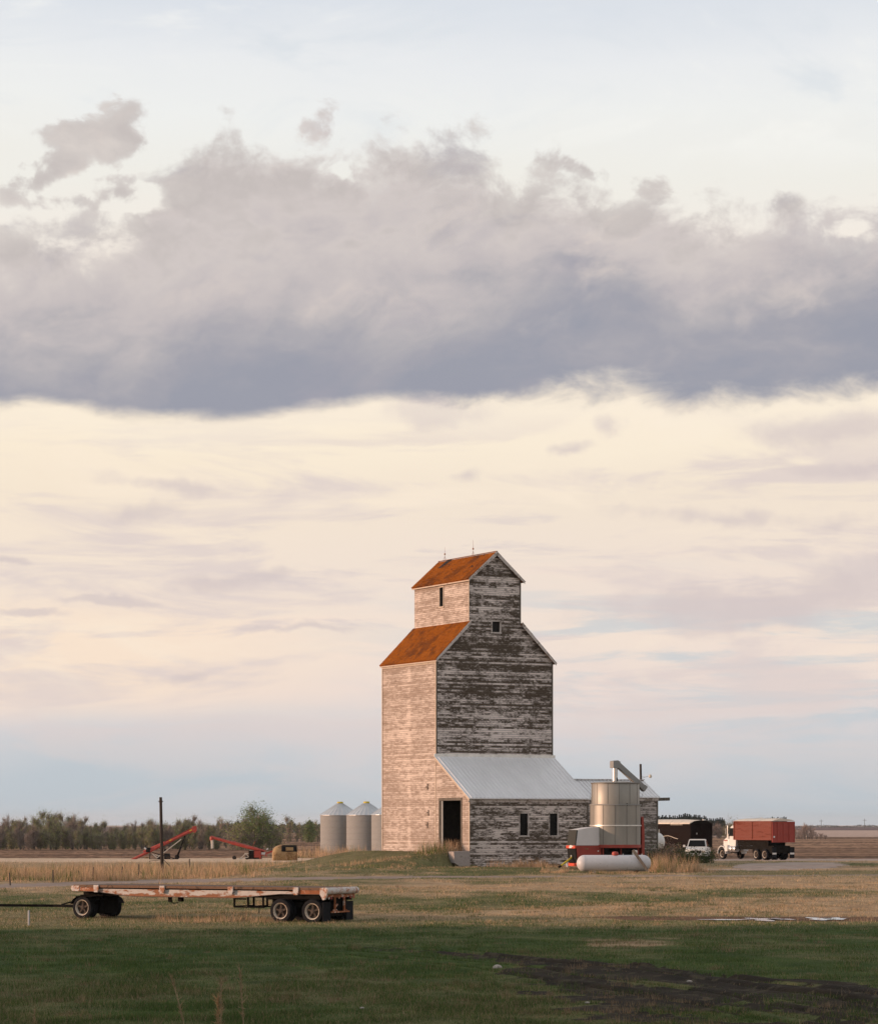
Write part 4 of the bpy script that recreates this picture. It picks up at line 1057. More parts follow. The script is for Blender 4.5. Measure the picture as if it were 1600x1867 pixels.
# engine housing
def hood(y): return [(.04, y, 2.54), (1.93, y, 2.54), (1.93, y, 3.83), (1.15, y, 3.78), (.20, y, 3.63)]
mb = MB(); mb.loft([hood(0), hood(1.14)]); part('engine_hood', mb, M['grey_panel'], dr, bevel=.02)
mb = MB(); mb.loft([[(.02, y, 2.56), (.18, y, 3.60), (.10, y, 3.62), (-.045, y, 2.56)] for y in (.03, 1.11)]); part('radiator_grille', mb, M['mesh'], dr)
mb = MB(); mb.bb(1.95, 2.03, -.01, .05, 2.36, 3.85); part('hood_seam', mb, M['seam'], dr)
mb = MB(); mb.loft([[(.05, y, 2.53), (2.05, y, 2.53), (2.05, y, 1.35), (.16, y, 1.35)] for y in (.0, 1.14)]); bp = part('base_panel', mb, M['red'], dr)
mb = MB(); mb.bb(.75, 1.0, -.02, .0, 2.28, 2.33); part('handle', mb, M['ochre'], bp)
mb = MB(); mb.bb(0.03, 2.05, -.012, 0, 2.36, 2.53); part('panel_rail', mb, M['red'], bp)
mb = MB(); mb.lathe([(.001, 0), (.05, 0), (.05, .02), (.001, .02)], 12, (1.80, -.004, 2.15), (0, -1, 0)); part('round_reflector', mb, M['bright'], bp)
mb = MB(); mb.bb(-.09, .03, -.02, 1.16, 2.34, 2.54); part('front_bar', mb, M['orange_red'], dr, bevel=.015)
# white maker's mark on the bar: a beaked head shape
mb = MB(); X0 = -.093
poly = [(.72, 2.36), (.40, 2.36), (.36, 2.42), (.18, 2.48), (.16, 2.52), (.36, 2.53), (.44, 2.565), (.56, 2.575), (.66, 2.53), (.72, 2.46)]
mb.prism(poly, lambda y, z: (X0, y, z), lambda y, z: (X0 - .012, y, z)); part('emblem', mb, M['white'], dr)
mb = MB(); mb.loft([[(-.03, y, 2.34), (.06, y, 2.34), (.17, y, 1.36), (.10, y, 1.36)] for y in (.02, 1.12)]); part('engine_opening', mb, M['black'], dr)
mb = MB(); mb.bb(.06, .20, -.01, 1.13, 1.12, 1.32); part('bottom_bar', mb, M['orange_red'], dr, bevel=.01)
mb = MB(); mb.beam((.02, .55, 1.72), (-1.05, .30, 1.12), .09, .09); part('hitch_tongue', mb, M['yellow'], dr)
mb = MB(); mb.beam((-1.0, .3, 1.14), (-1.2, .27, 1.06), .12, .12); part('hitch_eye', mb, M['chassis'], dr)
mb = MB(); mb.beam((-.45, .42, 1.40), (-.40, .44, 1.05), .10, .10); part('jack', mb, M['grey_panel'], dr)
mb = MB(); mb.lathe([(.001, 0), (.06, .0), (.06, .05), (.001, .05)], 12, (-.02, .52, 1.82), (-1, 0, 0)); part('work_lamp', mb, M['bright'], dr)
mb = MB()
for x in (2.15, 3.6, 5.0): mb.bb(x, x + .09, -.05, .04, 1.2, 2.4); mb.bb(x, x + .09, 1.1, 1.19, 1.2, 2.4)
mb.bb(.1, 5.4, .0, .1, 1.22, 1.40); mb.bb(.1, 5.4, 1.04, 1.14, 1.22, 1.40)
part('frame', mb, M['red'], dr)
mb = MB(); mb.bb(2.1, 5.2, .15, 1.0, 1.3, 2.36); part('underdrum_dark_fill', mb, M['black'], dr)  # black box stands in for the dark empty space under the drum
wheel(dr, (3.1, -.02, dzg + .40), .42, .24, rim='hub', spokes=0); wheel(dr, (4.05, -.02, dzg + .40), .42, .24, rim='hub', spokes=0); wheel(dr, (3.1, 1.16, dzg + .40), .42, .24, side=1, rim='hub', spokes=0); wheel(dr, (4.05, 1.16, dzg + .40), .42, .24, side=1, rim='hub', spokes=0)
mb = MB(); mb.loft([[(5.36, y, 4.50), (5.50, y, 4.56), (5.58, y, 3.6), (5.60, y, 1.5), (5.38, y, 1.5)] for y in (.0, .62)]); part('unloading_leg', mb, M['red'], dr)
mb = MB(); mb.bb(4.5, 4.9, -.14, -.02, 1.75, 2.2); mb.lathe([(.001, 0), (.14, 0), (.14, .05), (.001, .06)], 16, (4.75, -.15, 2.08), (0, -1, 0)); part('control_box', mb, M['chrome'], dr)

# ------------------------------------------------------------------ propane tank, with a plank leaning over it
PX, PY = 11.46, 180.0; pz = gz(PX, PY)
tk = thing('propane_tank', 'long white propane tank lying in dry grass in front of the dryer', 'propane tank', (PX, PY, pz), R(6))
r = .54; L = 4.92
mb = MB(); prof = [(.001, 0)]
for i in range(1, 9): t = R(90 * i / 8); prof.append((r * math.sin(t), r * .92 * (1 - math.cos(t))))
prof += [(r, L - r * .92)] + [(r * math.sin(R(90 * i / 8)), L - r * .92 * (1 - math.cos(R(90 * i / 8)))) for i in range(7, 0, -1)] + [(.001, L)]
mb.lathe(prof, 40, (-L / 2, 0, r + .09), (1, 0, 0)); part('tank_shell', mb, M['tank_white'], tk, 50)
for x in (.1, -1.95, 1.95): mb = MB(); mb.lathe([(r + .004, -.016), (r + .004, .016)], 40, (x, 0, r + .09), (1, 0, 0)); part('weld_seam', mb, M['tank_white'], tk, 40)
mb = MB(); mb.lathe([(.20, 1.14), (.21, 1.20), (.21, 1.30), (.17, 1.38), (.001, 1.40)], 20, (.08, -.02, 0)); mb.beam((.0, -.2, 1.30), (.30, -.2, 1.22), .04, .04); part('valve_cover', mb, M['auger_red'], tk, 40)
for x in (-1.35, 1.5):
    mb = MB(); mb.bb(x - .09, x + .09, -.30, .30, -.1, .16); part('saddle', mb, M['concrete'] if x < 0 else M['chassis'], tk)
for x in (.6, 1.85): mb = MB(); mb.tube((x, -.08, r * 2 + .05), (x, -.08, r * 2 + .17), .033, n=8); part('relief_valve', mb, M['chrome'], tk)
mb = MB(); mb.beam((1.18, -.50, 1.50), (2.22, -.98, -.06), .19, .06, (0, 1, .4))
single('plank', mb, M['old_wood'], 'weathered grey plank leaning diagonally across the right end of the propane tank', 'plank', (PX, PY, pz), R(6))

# white rounded tank half hidden behind the annex corner
X, Y = (1193 - 800) / F * 222, 222; z = gz(X, Y)
wt = thing('small_white_tank', 'white rounded tank half hidden behind the corner of the wooden annex', 'tank', (X, Y, z), R(28))
mb = MB(); r = .78
prof = [(.001, 0)] + [(r * math.sin(R(90 * i / 8)), .55 * (1 - math.cos(R(90 * i / 8)))) for i in range(1, 9)] + [(r, 2.6), (.001, 2.62)]
prof = [(a, 2.62 - b) for a, b in reversed(prof)]
mb.lathe(prof, 32, (-1.85, 0, r + .75), (1, 0, 0)); part('tank_shell', mb, M['white'], wt, 50)
mb = MB(); mb.lathe([(.18, 2.25), (.20, 2.55), (.001, 2.62)], 16, (.05, 0, 0)); part('dome_cover', mb, M['white'], wt, 40)
mb = MB(); mb.bb(.32, .40, -.12, -.03, 2.1, 2.55); part('vent_pipe', mb, M['tarp'], wt)
mb = MB(); mb.bb(-1.5, -1.35, -.6, .6, -.1, .95); mb.bb(.1, .25, -.6, .6, -.1, .95); part('stand', mb, M['chassis'], wt)

# ------------------------------------------------------------------ red box grain truck
def at_px(px, D): return ((px - 800) / F * D, D)
X, Y = at_px(1406, 250)
gt = thing('grain_truck', 'white cab farm truck with a sun-faded red grain box and pale tarp', 'truck', (X, Y, gz(X, Y)), R(28))
BW, BL = 2.5, 6.15; b0_, b1_ = 1.92, 3.50
mb = MB(); nb = 11
for i in range(nb):
    z0, z1 = b0_ + (b1_ - b0_) * i / nb, b0_ + (b1_ - b0_) * (i + 1) / nb
    mb.bb(0, .05, .0, BL, z0 + .004, z1 - .004); mb.bb(BW - .05, BW, 0, BL, z0 + .004, z1 - .004); mb.bb(.05, BW - .05, BL - .05, BL, z0, z1)
part('box_side', mb, M['box_red'], gt)
for y in (.0, BL / 2, BL - .09):
    mb = MB(); mb.bb(-.05, .004, y, y + .09, b0_ - .02, b1_ + .04); part('box_post', mb, M['box_red'], gt)
mb = MB(); mb.bb(-.06, .02, 0, BL, b1_, b1_ + .07); mb.bb(-.04, .03, 0, BL, b0_ - .10, b0_); part('box_rail', mb, M['box_red'], gt)
mb = MB(); mb.bb(0, BW, -.05, .0, 1.62, b1_ + .02)
for x in (.0, .55, 1.2, 1.85, BW - .06): mb.bb(x, x + .06, -.09, -.04, 1.62, b1_ + .02)
mb.bb(.0, BW, -.085, -.04, b1_ - .08, b1_); mb.bb(.0, BW, -.085, -.04, 1.62, 1.72); part('tailgate', mb, M['red'], gt)
mb = MB(); mb.bb(.14, .30, -.075, -.05, 2.05, 2.20); part('plate', mb, M['white'], gt)
mb = MB(); secs = []
for y in (-.06, BL * .25, BL * .5, BL * .75, BL):
    dip = .0 if y in (-.06, BL) else .03
    secs.append([(-.06, y, b1_ + .06), (.4, y, b1_ + .20 + dip), (BW / 2, y, b1_ + .30 + dip), (BW - .4, y, b1_ + .20 + dip), (BW + .06, y, b1_ + .06)])
mb.loft(secs); part('tarp', mb, M['tarp'], gt, 30)
mb = MB()
for y in (BL * .36, BL * .66): mb.pipe([(-.06, y, b1_ + .08), (.4, y, b1_ + .24), (BW / 2, y, b1_ + .335), (BW - .4, y, b1_ + .24)], .018, 6)
mb.lathe([(.001, 0), (.06, .02), (.06, .1), (.001, .12)], 10, (BW / 2, BL * .56, b1_ + .33)); part('tarp_strap', mb, M['bright'], gt)
mb = MB(); mb.bb(.55, .70, .2, 8.5, .95, 1.25); mb.bb(1.8, 1.95, .2, 8.5, .95, 1.25); mb.bb(.3, 2.2, 1.0, 5.9, 1.3, 1.8); mb.bb(.35, 2.15, .15, 3.6, .6, 1.3); part('chassis', mb, M['chassis'], gt)
for y in (1.30, 2.68): wheel(gt, (.20, y, .50), .50, .26, ax=(1, 0, 0), dual=.3, spokes=5); wheel(gt, (2.30, y, .50), .50, .26, side=1, ax=(1, 0, 0), dual=.3)
wheel(gt, (.26, 8.28, .50), .50, .28, ax=(1, 0, 0), spokes=6); wheel(gt, (2.24, 8.28, .50), .50, .28, side=1, ax=(1, 0, 0), spokes=6)
for x0, x1 in ((.02, .52), (1.98, 2.5)):
    mb = MB(); mb.bb(x0, x1, -.02, .0, .18, 1.2); part('mud_flap', mb, M['rubber'], gt)
    mb = MB(); mb.bb(x0 + .03, x1 - .03, -.04, -.022, .52, .68); part('tail_plate', mb, M['chrome'], gt)
# cab
cb = [(6.28, 1.15), (7.55, 1.15), (7.62, 2.10), (7.28, 3.02), (7.0, 3.16), (6.36, 3.16), (6.28, 3.0)]
mb = MB(); mb.loft([[(x + (.12 if z > 2.3 else 0) * (1 if x < 1 else -1), y, z) for y, z in cb] for x in (.28, 2.22)]); cab = part('cab', mb, M['white'], gt, bevel=.04)
mb = MB(); mb.loft([[(x, 6.48, 2.18), (x, 7.40, 2.18), (x, 7.16, 2.92), (x, 6.48, 2.92)] for x in (.262, .36)]); part('side_window', mb, M['glass'], cab)
mb = MB(); mb.loft([[(.46, 7.60, 2.18), (2.04, 7.60, 2.18), (2.0, 7.33, 2.92), (.5, 7.33, 2.92)], [(.46, 7.65, 2.20), (2.04, 7.65, 2.20), (2.0, 7.37, 2.94), (.5, 7.37, 2.94)]]); part('windscreen', mb, M['glass'], cab)
mb = MB(); secs = []
for y, w_, z0, z1 in ((7.5, .78, 1.15, 2.22), (8.0, .72, 1.1, 2.16), (8.5, .68, 1.05, 1.98), (8.78, .62, 1.0, 1.86), (8.84, .56, 1.0, 1.6)):
    secs.append([(1.25 - w_, y, z0), (1.25 - w_, y, z1 - .12), (1.25 - w_ + .15, y, z1), (1.25 + w_ - .15, y, z1), (1.25 + w_, y, z1 - .12), (1.25 + w_, y, z0)])
mb.loft(secs); part('hood', mb, M['white'], cab, 30)
mb = MB(); mb.bb(.47, .50, 7.6, 8.5, 1.72, 1.80); part('hood_stripe', mb, M['red'], cab)
for x0, x1 in ((.06, .62), (1.88, 2.44)):
    mb = MB(); arc = [(8.28 + .64 * math.cos(R(q)), .56 + .64 * math.sin(R(q))) for q in (-5, 20, 45, 70, 95, 120, 150, 185)]
    for (ya, za), (yb, zb) in zip(arc[:-1], arc[1:]): mb.loft([[(x0, ya, za), (x1, ya, za), (x1, yb, zb), (x0, yb, zb)], [(x0, ya + (ya - 8.28) * .07, za + .06), (x1, ya + (ya - 8.28) * .07, za + .06), (x1, yb + (yb - 8.28) * .07, zb + .06), (x0, yb + (yb - 8.28) * .07, zb + .06)]])
    mb.bb(x0, x0 + .05 if x0 < 1 else x1, 7.3, 7.75, .75, 1.35)
    part('fender', mb, M['white'], cab)
mb = MB(); mb.bb(.15, 2.35, 8.84, 9.0, .58, .88); part('bumper', mb, M['black'], gt, bevel=.03)
for x in (.42, 2.08):
    mb = MB(); mb.lathe([(.001, .05), (.10, .03), (.12, 0), (.12, -.1)], 14, (x, 8.84, 1.2), (0, 1, 0)); part('headlight', mb, M['lampglass'], gt, 40)
for y0, y1 in ((6.10, 6.62), (6.70, 7.28)):
    mb = MB(); mb.lathe([(.001, 0), (.28, .02), (.30, .06), (.30, y1 - y0 - .06), (.28, y1 - y0 - .02), (.001, y1 - y0)], 20, (.36, y0, .98), (0, 1, 0)); part('fuel_tank', mb, M['chrome'], gt, 40)
mb = MB(); mb.tube((.20, 7.45, 1.9), (.20, 7.45, 2.75), .06, n=10); mb.tube((.20, 7.45, 2.75), (.20, 7.45, 3.15), .04, n=8); part('exhaust_stack', mb, M['chrome'], gt, 40)
mb = MB(); mb.bb(.02, .10, 7.50, 7.56, 2.35, 2.90); mb.pipe([(.06, 7.53, 2.9), (.3, 7.45, 3.0)], .015, 6); part('mirror', mb, M['chrome'], gt)
mb = MB(); mb.lathe([(.001, .1), (.06, .08), (.07, 0)], 10, (.7, 7.0, 3.14)); mb.lathe([(.001, .1), (.06, .08), (.07, 0)], 10, (1.25, 7.0, 3.14)); part('roof_lamp', mb, M['yellow'], gt)

# ------------------------------------------------------------------ dark maroon grain trailer behind the pickup
X, Y = at_px(1257.5, 276)
bt = thing('grain_trailer', 'dark maroon tall grain trailer with a pale rolled tarp roof parked behind the pickup', 'trailer', (X, Y, gz(X, Y)), R(28))
W_, L_ = 2.62, 12.0; z0, z1 = 1.25, 3.62
mb = MB(); mb.bb(0, W_, 0, L_, z0, z1)
for i in range(5): mb.bb(-.02, .02, 0, L_, z0 + .1 + i * .5, z0 + .16 + i * .5)
part('body', mb, M['brown'], bt)
mb = MB()
for x in (0, .62, 1.25, 1.85, W_ - .07): mb.bb(x, x + .07, -.05, .01, z0 - .15, z1 + .05)
mb.bb(0, W_, -.045, .01, z1 - .05, z1 + .06); part('tailgate', mb, M['brown'], bt)
mb = MB(); mb.bb(.72, .78, -.065, -.05, 2.55, 2.72); part('latch', mb, M['bright'], bt)
mb = MB(); secs = [[(-.06, y, z1 - .02), (-.02, y, z1 + .1), (.5, y, z1 + .30 + e_), (W_ / 2, y, z1 + .40 + e_), (W_ - .5, y, z1 + .3), (W_ + .05, y, z1)] for y, e_ in ((.02, -.02), (3, .06), (6, .06), (9, .05), (L_, 0))]
mb.loft(secs); part('tarp', mb, M['tarp'], bt, 35)
mb = MB(); mb.prism([(0.0, z1), (.5, z1 + .28), (W_ / 2, z1 + .37), (W_ - .5, z1 + .28), (W_, z1)], lambda x, z: (x, -.06, z), lambda x, z: (x, .015, z)); part('end_cap', mb, M['chassis'], bt)
mb = MB(); mb.bb(1.75, 2.0, .2, .5, z1 + .36, z1 + .44); part('tarp_hook', mb, M['bright'], bt)
mb = MB(); mb.bb(-.05, .0, 1.4, 3.6, z1 - .12, z1 - .08); part('clearance_strip', mb, M['tarp'], bt)
mb = MB(); mb.pipe([(-.06, 5.2 - .6 * i, 2.25 + .16 * math.sin(i * .9) * 1.0) for i in range(0, 6)] , .03, 6); mb.pipe([(-.06, 11, 2.18), (-.06, 8.2, 2.20), (-.06, 6.5, 2.38), (-.06, 5.2, 2.3)], .03, 6); part('tarp_rope', mb, M['tarp'], bt)
mb = MB(); mb.bb(.4, .55, .2, L_ - .2, .8, 1.15); mb.bb(1.9, 2.05, .2, L_ - .2, .8, 1.15); mb.bb(.3, 2.15, .3, 3.6, .5, 1.1); mb.bb(-.02, .03, .0, L_, z0 - .08, z0); part('chassis', mb, M['chassis'], bt)
for y in (1.0, 2.25): wheel(bt, (.2, y, .5), .5, .26, ax=(1, 0, 0), dual=.3, rim='hub'); wheel(bt, (2.25, y, .5), .5, .26, side=1, ax=(1, 0, 0), dual=.3, rim='hub')
wheel(bt, (.2, 10.2, .5), .5, .26, ax=(1, 0, 0), rim='hub'); wheel(bt, (2.25, 10.2, .5), .5, .26, side=1, ax=(1, 0, 0), rim='hub')

# ------------------------------------------------------------------ white pickup, nose towards the viewer
X, Y = at_px(1267.5, 238)
pk = thing('pickup_truck', 'white pickup truck facing the viewer behind a clump of weeds', 'pickup', (X, Y, gz(X, Y) - .02), R(-9))
hw = .96
def ring(y, w0, w1, z0, zm, z1): return [(-w0, y, z0), (-w0 - .02, y, zm), (-w1, y, z1), (w1, y, z1), (w0 + .02, y, zm), (w0, y, z0)]
mb = MB(); mb.loft([ring(-.0, .84, .76, .50, .70, .92), ring(.06, .90, .82, .42, .74, 1.02), ring(.5, .95, .88, .40, .80, 1.10), ring(1.45, .97, .92, .40, .80, 1.17), ring(1.5, .97, .93, .40, .82, 1.18), ring(3.2, .97, .93, .42, .82, 1.18), ring(5.3, .96, .92, .48, .82, 1.16)])
body = part('body', mb, M['white'], pk, 40)
mb = MB(); mb.loft([[(-.86, 1.40, 1.14), (.86, 1.40, 1.14), (.90, 3.05, 1.16), (-.90, 3.05, 1.16)], [(-.72, 2.05, 1.80), (.72, 2.05, 1.80), (.74, 2.85, 1.80), (-.74, 2.85, 1.80)], [(-.64, 2.15, 1.86), (.64, 2.15, 1.86), (.66, 2.75, 1.86), (-.66, 2.75, 1.86)]]); cabp = part('cab', mb, M['white'], pk, 25)
mb = MB(); mb.loft([[(-.76, 1.50, 1.20), (.76, 1.50, 1.20), (.645, 2.03, 1.745), (-.645, 2.03, 1.745)], [(-.76, 1.45, 1.22), (.76, 1.45, 1.22), (.645, 1.98, 1.765), (-.645, 1.98, 1.765)]]); part('windscreen', mb, M['glass'], cabp)
for s_ in (-1, 1):
    mb = MB(); mb.loft([[(s_ * .865, 1.75, 1.22), (s_ * .90, 2.95, 1.22), (s_ * .755, 2.80, 1.74), (s_ * .745, 2.12, 1.74)], [(s_ * .885, 1.75, 1.22), (s_ * .92, 2.95, 1.22), (s_ * .775, 2.80, 1.74), (s_ * .765, 2.12, 1.74)]]); part('side_window', mb, M['glass'], cabp)
mb = MB(); mb.bb(-.46, .46, -.05, .02, .66, .86); gr = part('grille', mb, M['black'], pk, bevel=.02)
mb = MB(); mb.bb(-.08, .08, -.06, -.045, .72, .80); mb.bb(-.50, .50, -.045, .0, .86, .90); part('grille_trim', mb, M['chrome'], gr)
mb = MB(); mb.loft([[(-.93, .12, z), (-.86, -.14, z), (.86, -.14, z), (.93, .12, z)] for z in (.40, .56)]); part('bumper', mb, M['chrome'], pk, bevel=.02)
for x in (-.67, .67):
    mb = MB(); mb.bb(x - .17, x + .17, -.03, .06, .68, .86); part('headlight', mb, M['lampglass'], pk, bevel=.02)
for s_ in (-1, 1):
    mb = MB(); mb.bb(s_ * 1.02, s_ * 1.20, 1.60, 1.70, 1.16, 1.36); mb.beam((s_ * .88, 1.66, 1.2), (s_ * 1.08, 1.66, 1.22), .04, .04); part('mirror', mb, M['white'] if s_ < 0 else M['black'], pk, bevel=.02)
    for y in (.95, 4.3): wheel(pk, (s_ * .84, y, .37), .38, .24, side=s_, ax=(1, 0, 0), rim='chrome', spokes=6)
mb = MB(); mb.bb(-.85, .85, .3, 5.1, .28, .46); part('underbody', mb, M['chassis'], pk)
mb = MB(); mb.bb(-.14, .14, -.165, -.14, .43, .54); part('plate', mb, M['black'], pk)

# ------------------------------------------------------------------ two grain augers and an old tank body on the left
D = 326.0
def lx(px, D=D): return (px - 800) / F * D
def lz(py, D=D): return 4 - (py - HOR) * D / F
ax_, az_ = lx(300), gz(lx(300), D)
au = thing('grain_auger', 'long red grain auger raised to the right, seen behind the bare pole', 'auger', (ax_, D, az_), 0)
P = lambda px, py, y=0.0: (lx(px) - ax_, y, lz(py) - az_)
a, b = P(239, 1569.5, -.8), P(352, 1512.5, .8)
mb = MB(); mb.tube(a, b, .165, .165, 16); part('auger_tube', mb, M['auger_red'], au, 40)
for p_, q_ in ((P(262, 1554), P(300, 1537, .1)), (P(343, 1517.5, .7), P(352, 1513, .8))): mb = MB(); mb.tube(p_, q_, .203, .203, 14); part('tube_sleeve', mb, M['auger_red'], au, 40)
mb = MB(); mb.beam(P(275, 1549, -.3), P(350, 1509.5, .8), .08, .12); part('tube_stay', mb, M['red'], au)
c = Vector(b); mb = MB(); mb.loft([[(c.x - .12, y, c.z + .38), (c.x + .34, y, c.z + .42), (c.x + .40, y, c.z - .10), (c.x + .16, y, c.z - .42), (c.x - .16, y, c.z - .2)] for y in (.55, 1.05)]); part('discharge_head', mb, M['auger_red'], au, bevel=.02)
for p_ in ((276, 1550), (311, 1532), (348, 1514)): mb = MB(); q = Vector(P(*p_, -.25)); mb.box(q, (.30, .05, .12), Matrix.Rotation(R(-27), 3, 'Y')); part('decal', mb, M['yellow'], au)
mb = MB(); mb.bb(*[P(267, 1)[0], P(275, 1)[0]], -.55, -.05, P(1, 1554)[2], P(1, 1545)[2]); part('drive_motor', mb, M['black'], au, bevel=.03)
mb = MB(); mb.lathe([(.001, 0), (.10, .02), (.10, .3)], 12, P(268, 1548, -.5), (-1, 0, .5)); part('motor_guard', mb, M['grey_panel'], au, 40)
mb = MB(); mb.beam(P(287, 1564, -.4), P(331, 1530, -.2), .10, .10); mb.beam(P(287, 1564, -.4), P(279, 1557, -.3), .09, .09); mb.beam(P(283, 1558, -.3), P(293, 1561, -.3), .08, .08); part('lift_arm', mb, M['tarp'], au)
mb = MB(); mb.beam(P(337, 1524, .4), P(323, 1564, .6), .10, .10); mb.beam(P(337, 1524, .4), P(323, 1564, -1.0), .08, .08); mb.beam(P(277, 1554, 0), P(320, 1566, .3), .08, .08); mb.beam(P(275, 1550, -.2), P(273, 1567, -.1), .09, .09); mb.beam(P(274, 1566, -.1), P(320, 1566, -.1), .09, .09); part('under_carriage', mb, M['chassis'], au)
mb = MB(); mb.bb(P(300, 1)[0], P(310, 1)[0], -.4, .5, P(1, 1566)[2], P(1, 1556)[2]); mb.tube(P(301, 1553, .2), P(301, 1548, .2), .12, n=10); part('engine', mb, M['black'], au, bevel=.04)
for px, y in ((308, -.6), (322, .7), (290, .5)): wheel(au, (P(px, 1)[0], y, .26), .28, .18, rim='hub', spokes=0)
mb = MB(); mb.bb(P(264, 1)[0], P(271, 1)[0], -.3, .2, .10, .28); part('hopper_lip', mb, M['ochre'], au)

ax_, az_ = lx(450), gz(lx(450), D)
au2 = thing('grain_auger', 'red grain auger sloping down to the right with a white drop spout', 'auger', (ax_, D, az_), 0)
P = lambda px, py, y=0.0: (lx(px) - ax_, y, lz(py) - az_)
mb = MB(); mb.tube(P(384, 1526, .3), P(424, 1537, .2), .175, .175, 16); mb.tube(P(423, 1536.6, .2), P(470, 1549, 0), .215, .215, 16); mb.tube(P(469, 1548.6, 0), P(482, 1552.5, 0), .18, .18, 14); part('auger_tube', mb, M['auger_red'], au2, 40)
mb = MB(); mb.lathe([(.20, .02), (.21, 0), (.21, -.3), (.19, -.4)], 14, P(385.5, 1526, .3)); mb.lathe([(.22, 0), (.001, .12)], 14, P(385.5, 1526, .3)); part('elbow', mb, M['auger_red'], au2, 40)
mb = MB(); mb.lathe([(.16, -.38), (.17, -1.36), (.14, -1.36)], 14, P(386.5, 1526, .3)); part('drop_spout', mb, M['tarp'], au2, 40)
mb = MB(); mb.bb(P(454, 1)[0], P(477, 1)[0], -.6, .6, .06, P(1, 1550.5)[2]); part('hopper_box', mb, M['chassis'], au2)
mb = MB(); mb.bb(P(464, 1)[0], P(476, 1)[0], -.62, -.6, .25, P(1, 1551)[2]); mb.bb(P(473, 1)[0], P(476.5, 1)[0], -.66, -.62, .06, P(1, 1551)[2]); part('box_panel', mb, M['red'], au2)
mb = MB(); mb.beam(P(437, 1566, -.3), P(449, 1556, -.3), .09, .09); mb.beam(P(448, 1556, -.3), P(455, 1563, -.3), .08, .08); mb.beam(P(446, 1556, -.3), P(456, 1556, -.3), .12, .10); mb.beam(P(437, 1566, -.3), P(455, 1562, -.3), .10, .10); mb.beam(P(455, 1551, -.3), P(465, 1552, -.3), .12, .2); part('tow_frame', mb, M['tarp'], au2)
mb = MB(); mb.beam(P(474, 1560, -.4), P(497, 1552, -.3), .22, .2); mb.beam(P(480, 1555, -.35), P(487, 1561, -.35), .18, .14); mb.beam(P(470, 1549, -.2), P(486, 1552, -.3), .12, .08); mb.beam(P(460, 1544, .1), P(465, 1534, .1), .05, .05); mb.beam(P(429, 1536, .1), P(429, 1531, .1), .05, .05); part('intake_arm', mb, M['auger_red'], au2)
mb = MB(); mb.bb(P(476, 1)[0], P(484, 1)[0], -.5, -.3, P(1, 1558)[2], P(1, 1554)[2]); mb.beam(P(486, 1549, -.2), P(489, 1547, -.2), .2, .15); part('motor', mb, M['grey_panel'], au2)
for px, y in ((428, -.5), (450, .6)): wheel(au2, (P(px, 1)[0], y, .22), .24, .16, rim='hub', spokes=0)

D3 = 298.0
X = lx(520, D3); z = gz(X, D3)
hb = thing('old_cab_body', 'rounded ochre sheet-metal body with a dark window, standing in the grass', 'machine body', (X, D3, z), R(8))
mb = MB(); secs = []
for x, k in ((-1.36, .55), (-1.28, .74), (-1.0, .90), (-.55, 1.0), (.0, 1.03), (1.0, 1.03), (1.22, 1.0)):
    h = 1.72 * k; w_ = .95 * (.75 + .25 * k)
    secs.append([(x, -w_ * .78, .02), (x, -w_, .35), (x, -w_, h * .62), (x, -w_ * .82, h * .92), (x, -w_ * .5, h), (x, w_ * .5, h), (x, w_ * .82, h * .92), (x, w_, h * .62), (x, w_, .35), (x, w_ * .78, .02)])
mb.loft(secs); part('shell', mb, M['ochre'], hb, 45)
mb = MB(); mb.bb(-.48, 1.2, -.985, -.93, .98, 1.60); part('dark_panel', mb, M['black'], hb, bevel=.03)
mb = MB(); mb.bb(-.02, .80, -1.01, -.985, 1.10, 1.46); part('rear_window', mb, M['ochre'], hb, bevel=.02)
mb = MB(); mb.bb(-.42, 1.2, -.94, -.4, 1.62, 1.72); part('roof_lip', mb, M['hub'], hb)

# ------------------------------------------------------------------ poles, fence posts, rock
def pole(name, px, D, top_py, r, lean, label, cat, extra=None):
    X = lx(px, D); z = gz(X, D); h = lz(top_py, D) - z
    mb = MB(); mb.tube((0, 0, -.3), (lean, 0, h), r, r * .8, 12)
    o = thing(name, label, cat, (X, D, z)); part('pole', mb, M['pole_wood'], o, 40); return o, h
o, h = pole('utility_pole', 296.3, 208, 1453.5, .135, -.13, 'bare dark wooden pole without wires standing in the dry roadside grass', 'pole')
mb = MB(); mb.lathe([(.14, h - .38), (.15, h - .30), (.14, h - .26)], 12, (-.12, 0, 0)); mb.bb(-.32, .08, -.14, -.09, h - .34, h - .30); part('pole_band', mb, M['hub'], o)
mb = MB(); mb.beam((.12, -.2, 1.05), (.62, -.2, .55), .06, .05); mb.beam((-.14, -.2, 1.05), (-1.0, -.2, .95), .05, .04); part('stay', mb, M['post_wood'], o)
o, h = pole('yard_light_pole', 1170.5, 232, 1393, .115, -.16, 'short dark pole with a yard lamp rising behind the annex roof', 'lamp pole')
mb = MB(); zz = h - 1.22; mb.pipe([(-.1, 0, zz), (.25, 0, zz + .12), (.62, 0, zz + .25)], .022, 6); mb.pipe([(-.12, 0, zz + .18), (.18, 0, zz + .18)], .015, 6); part('lamp_arm', mb, M['chrome'], o)
mb = MB(); mb.lathe([(.05, .12), (.10, .08), (.15, -.02), (.12, -.14), (.001, -.18)], 14, (.66, 0, zz + .22)); part('lamp_head', mb, M['lampglass'], o, 50)

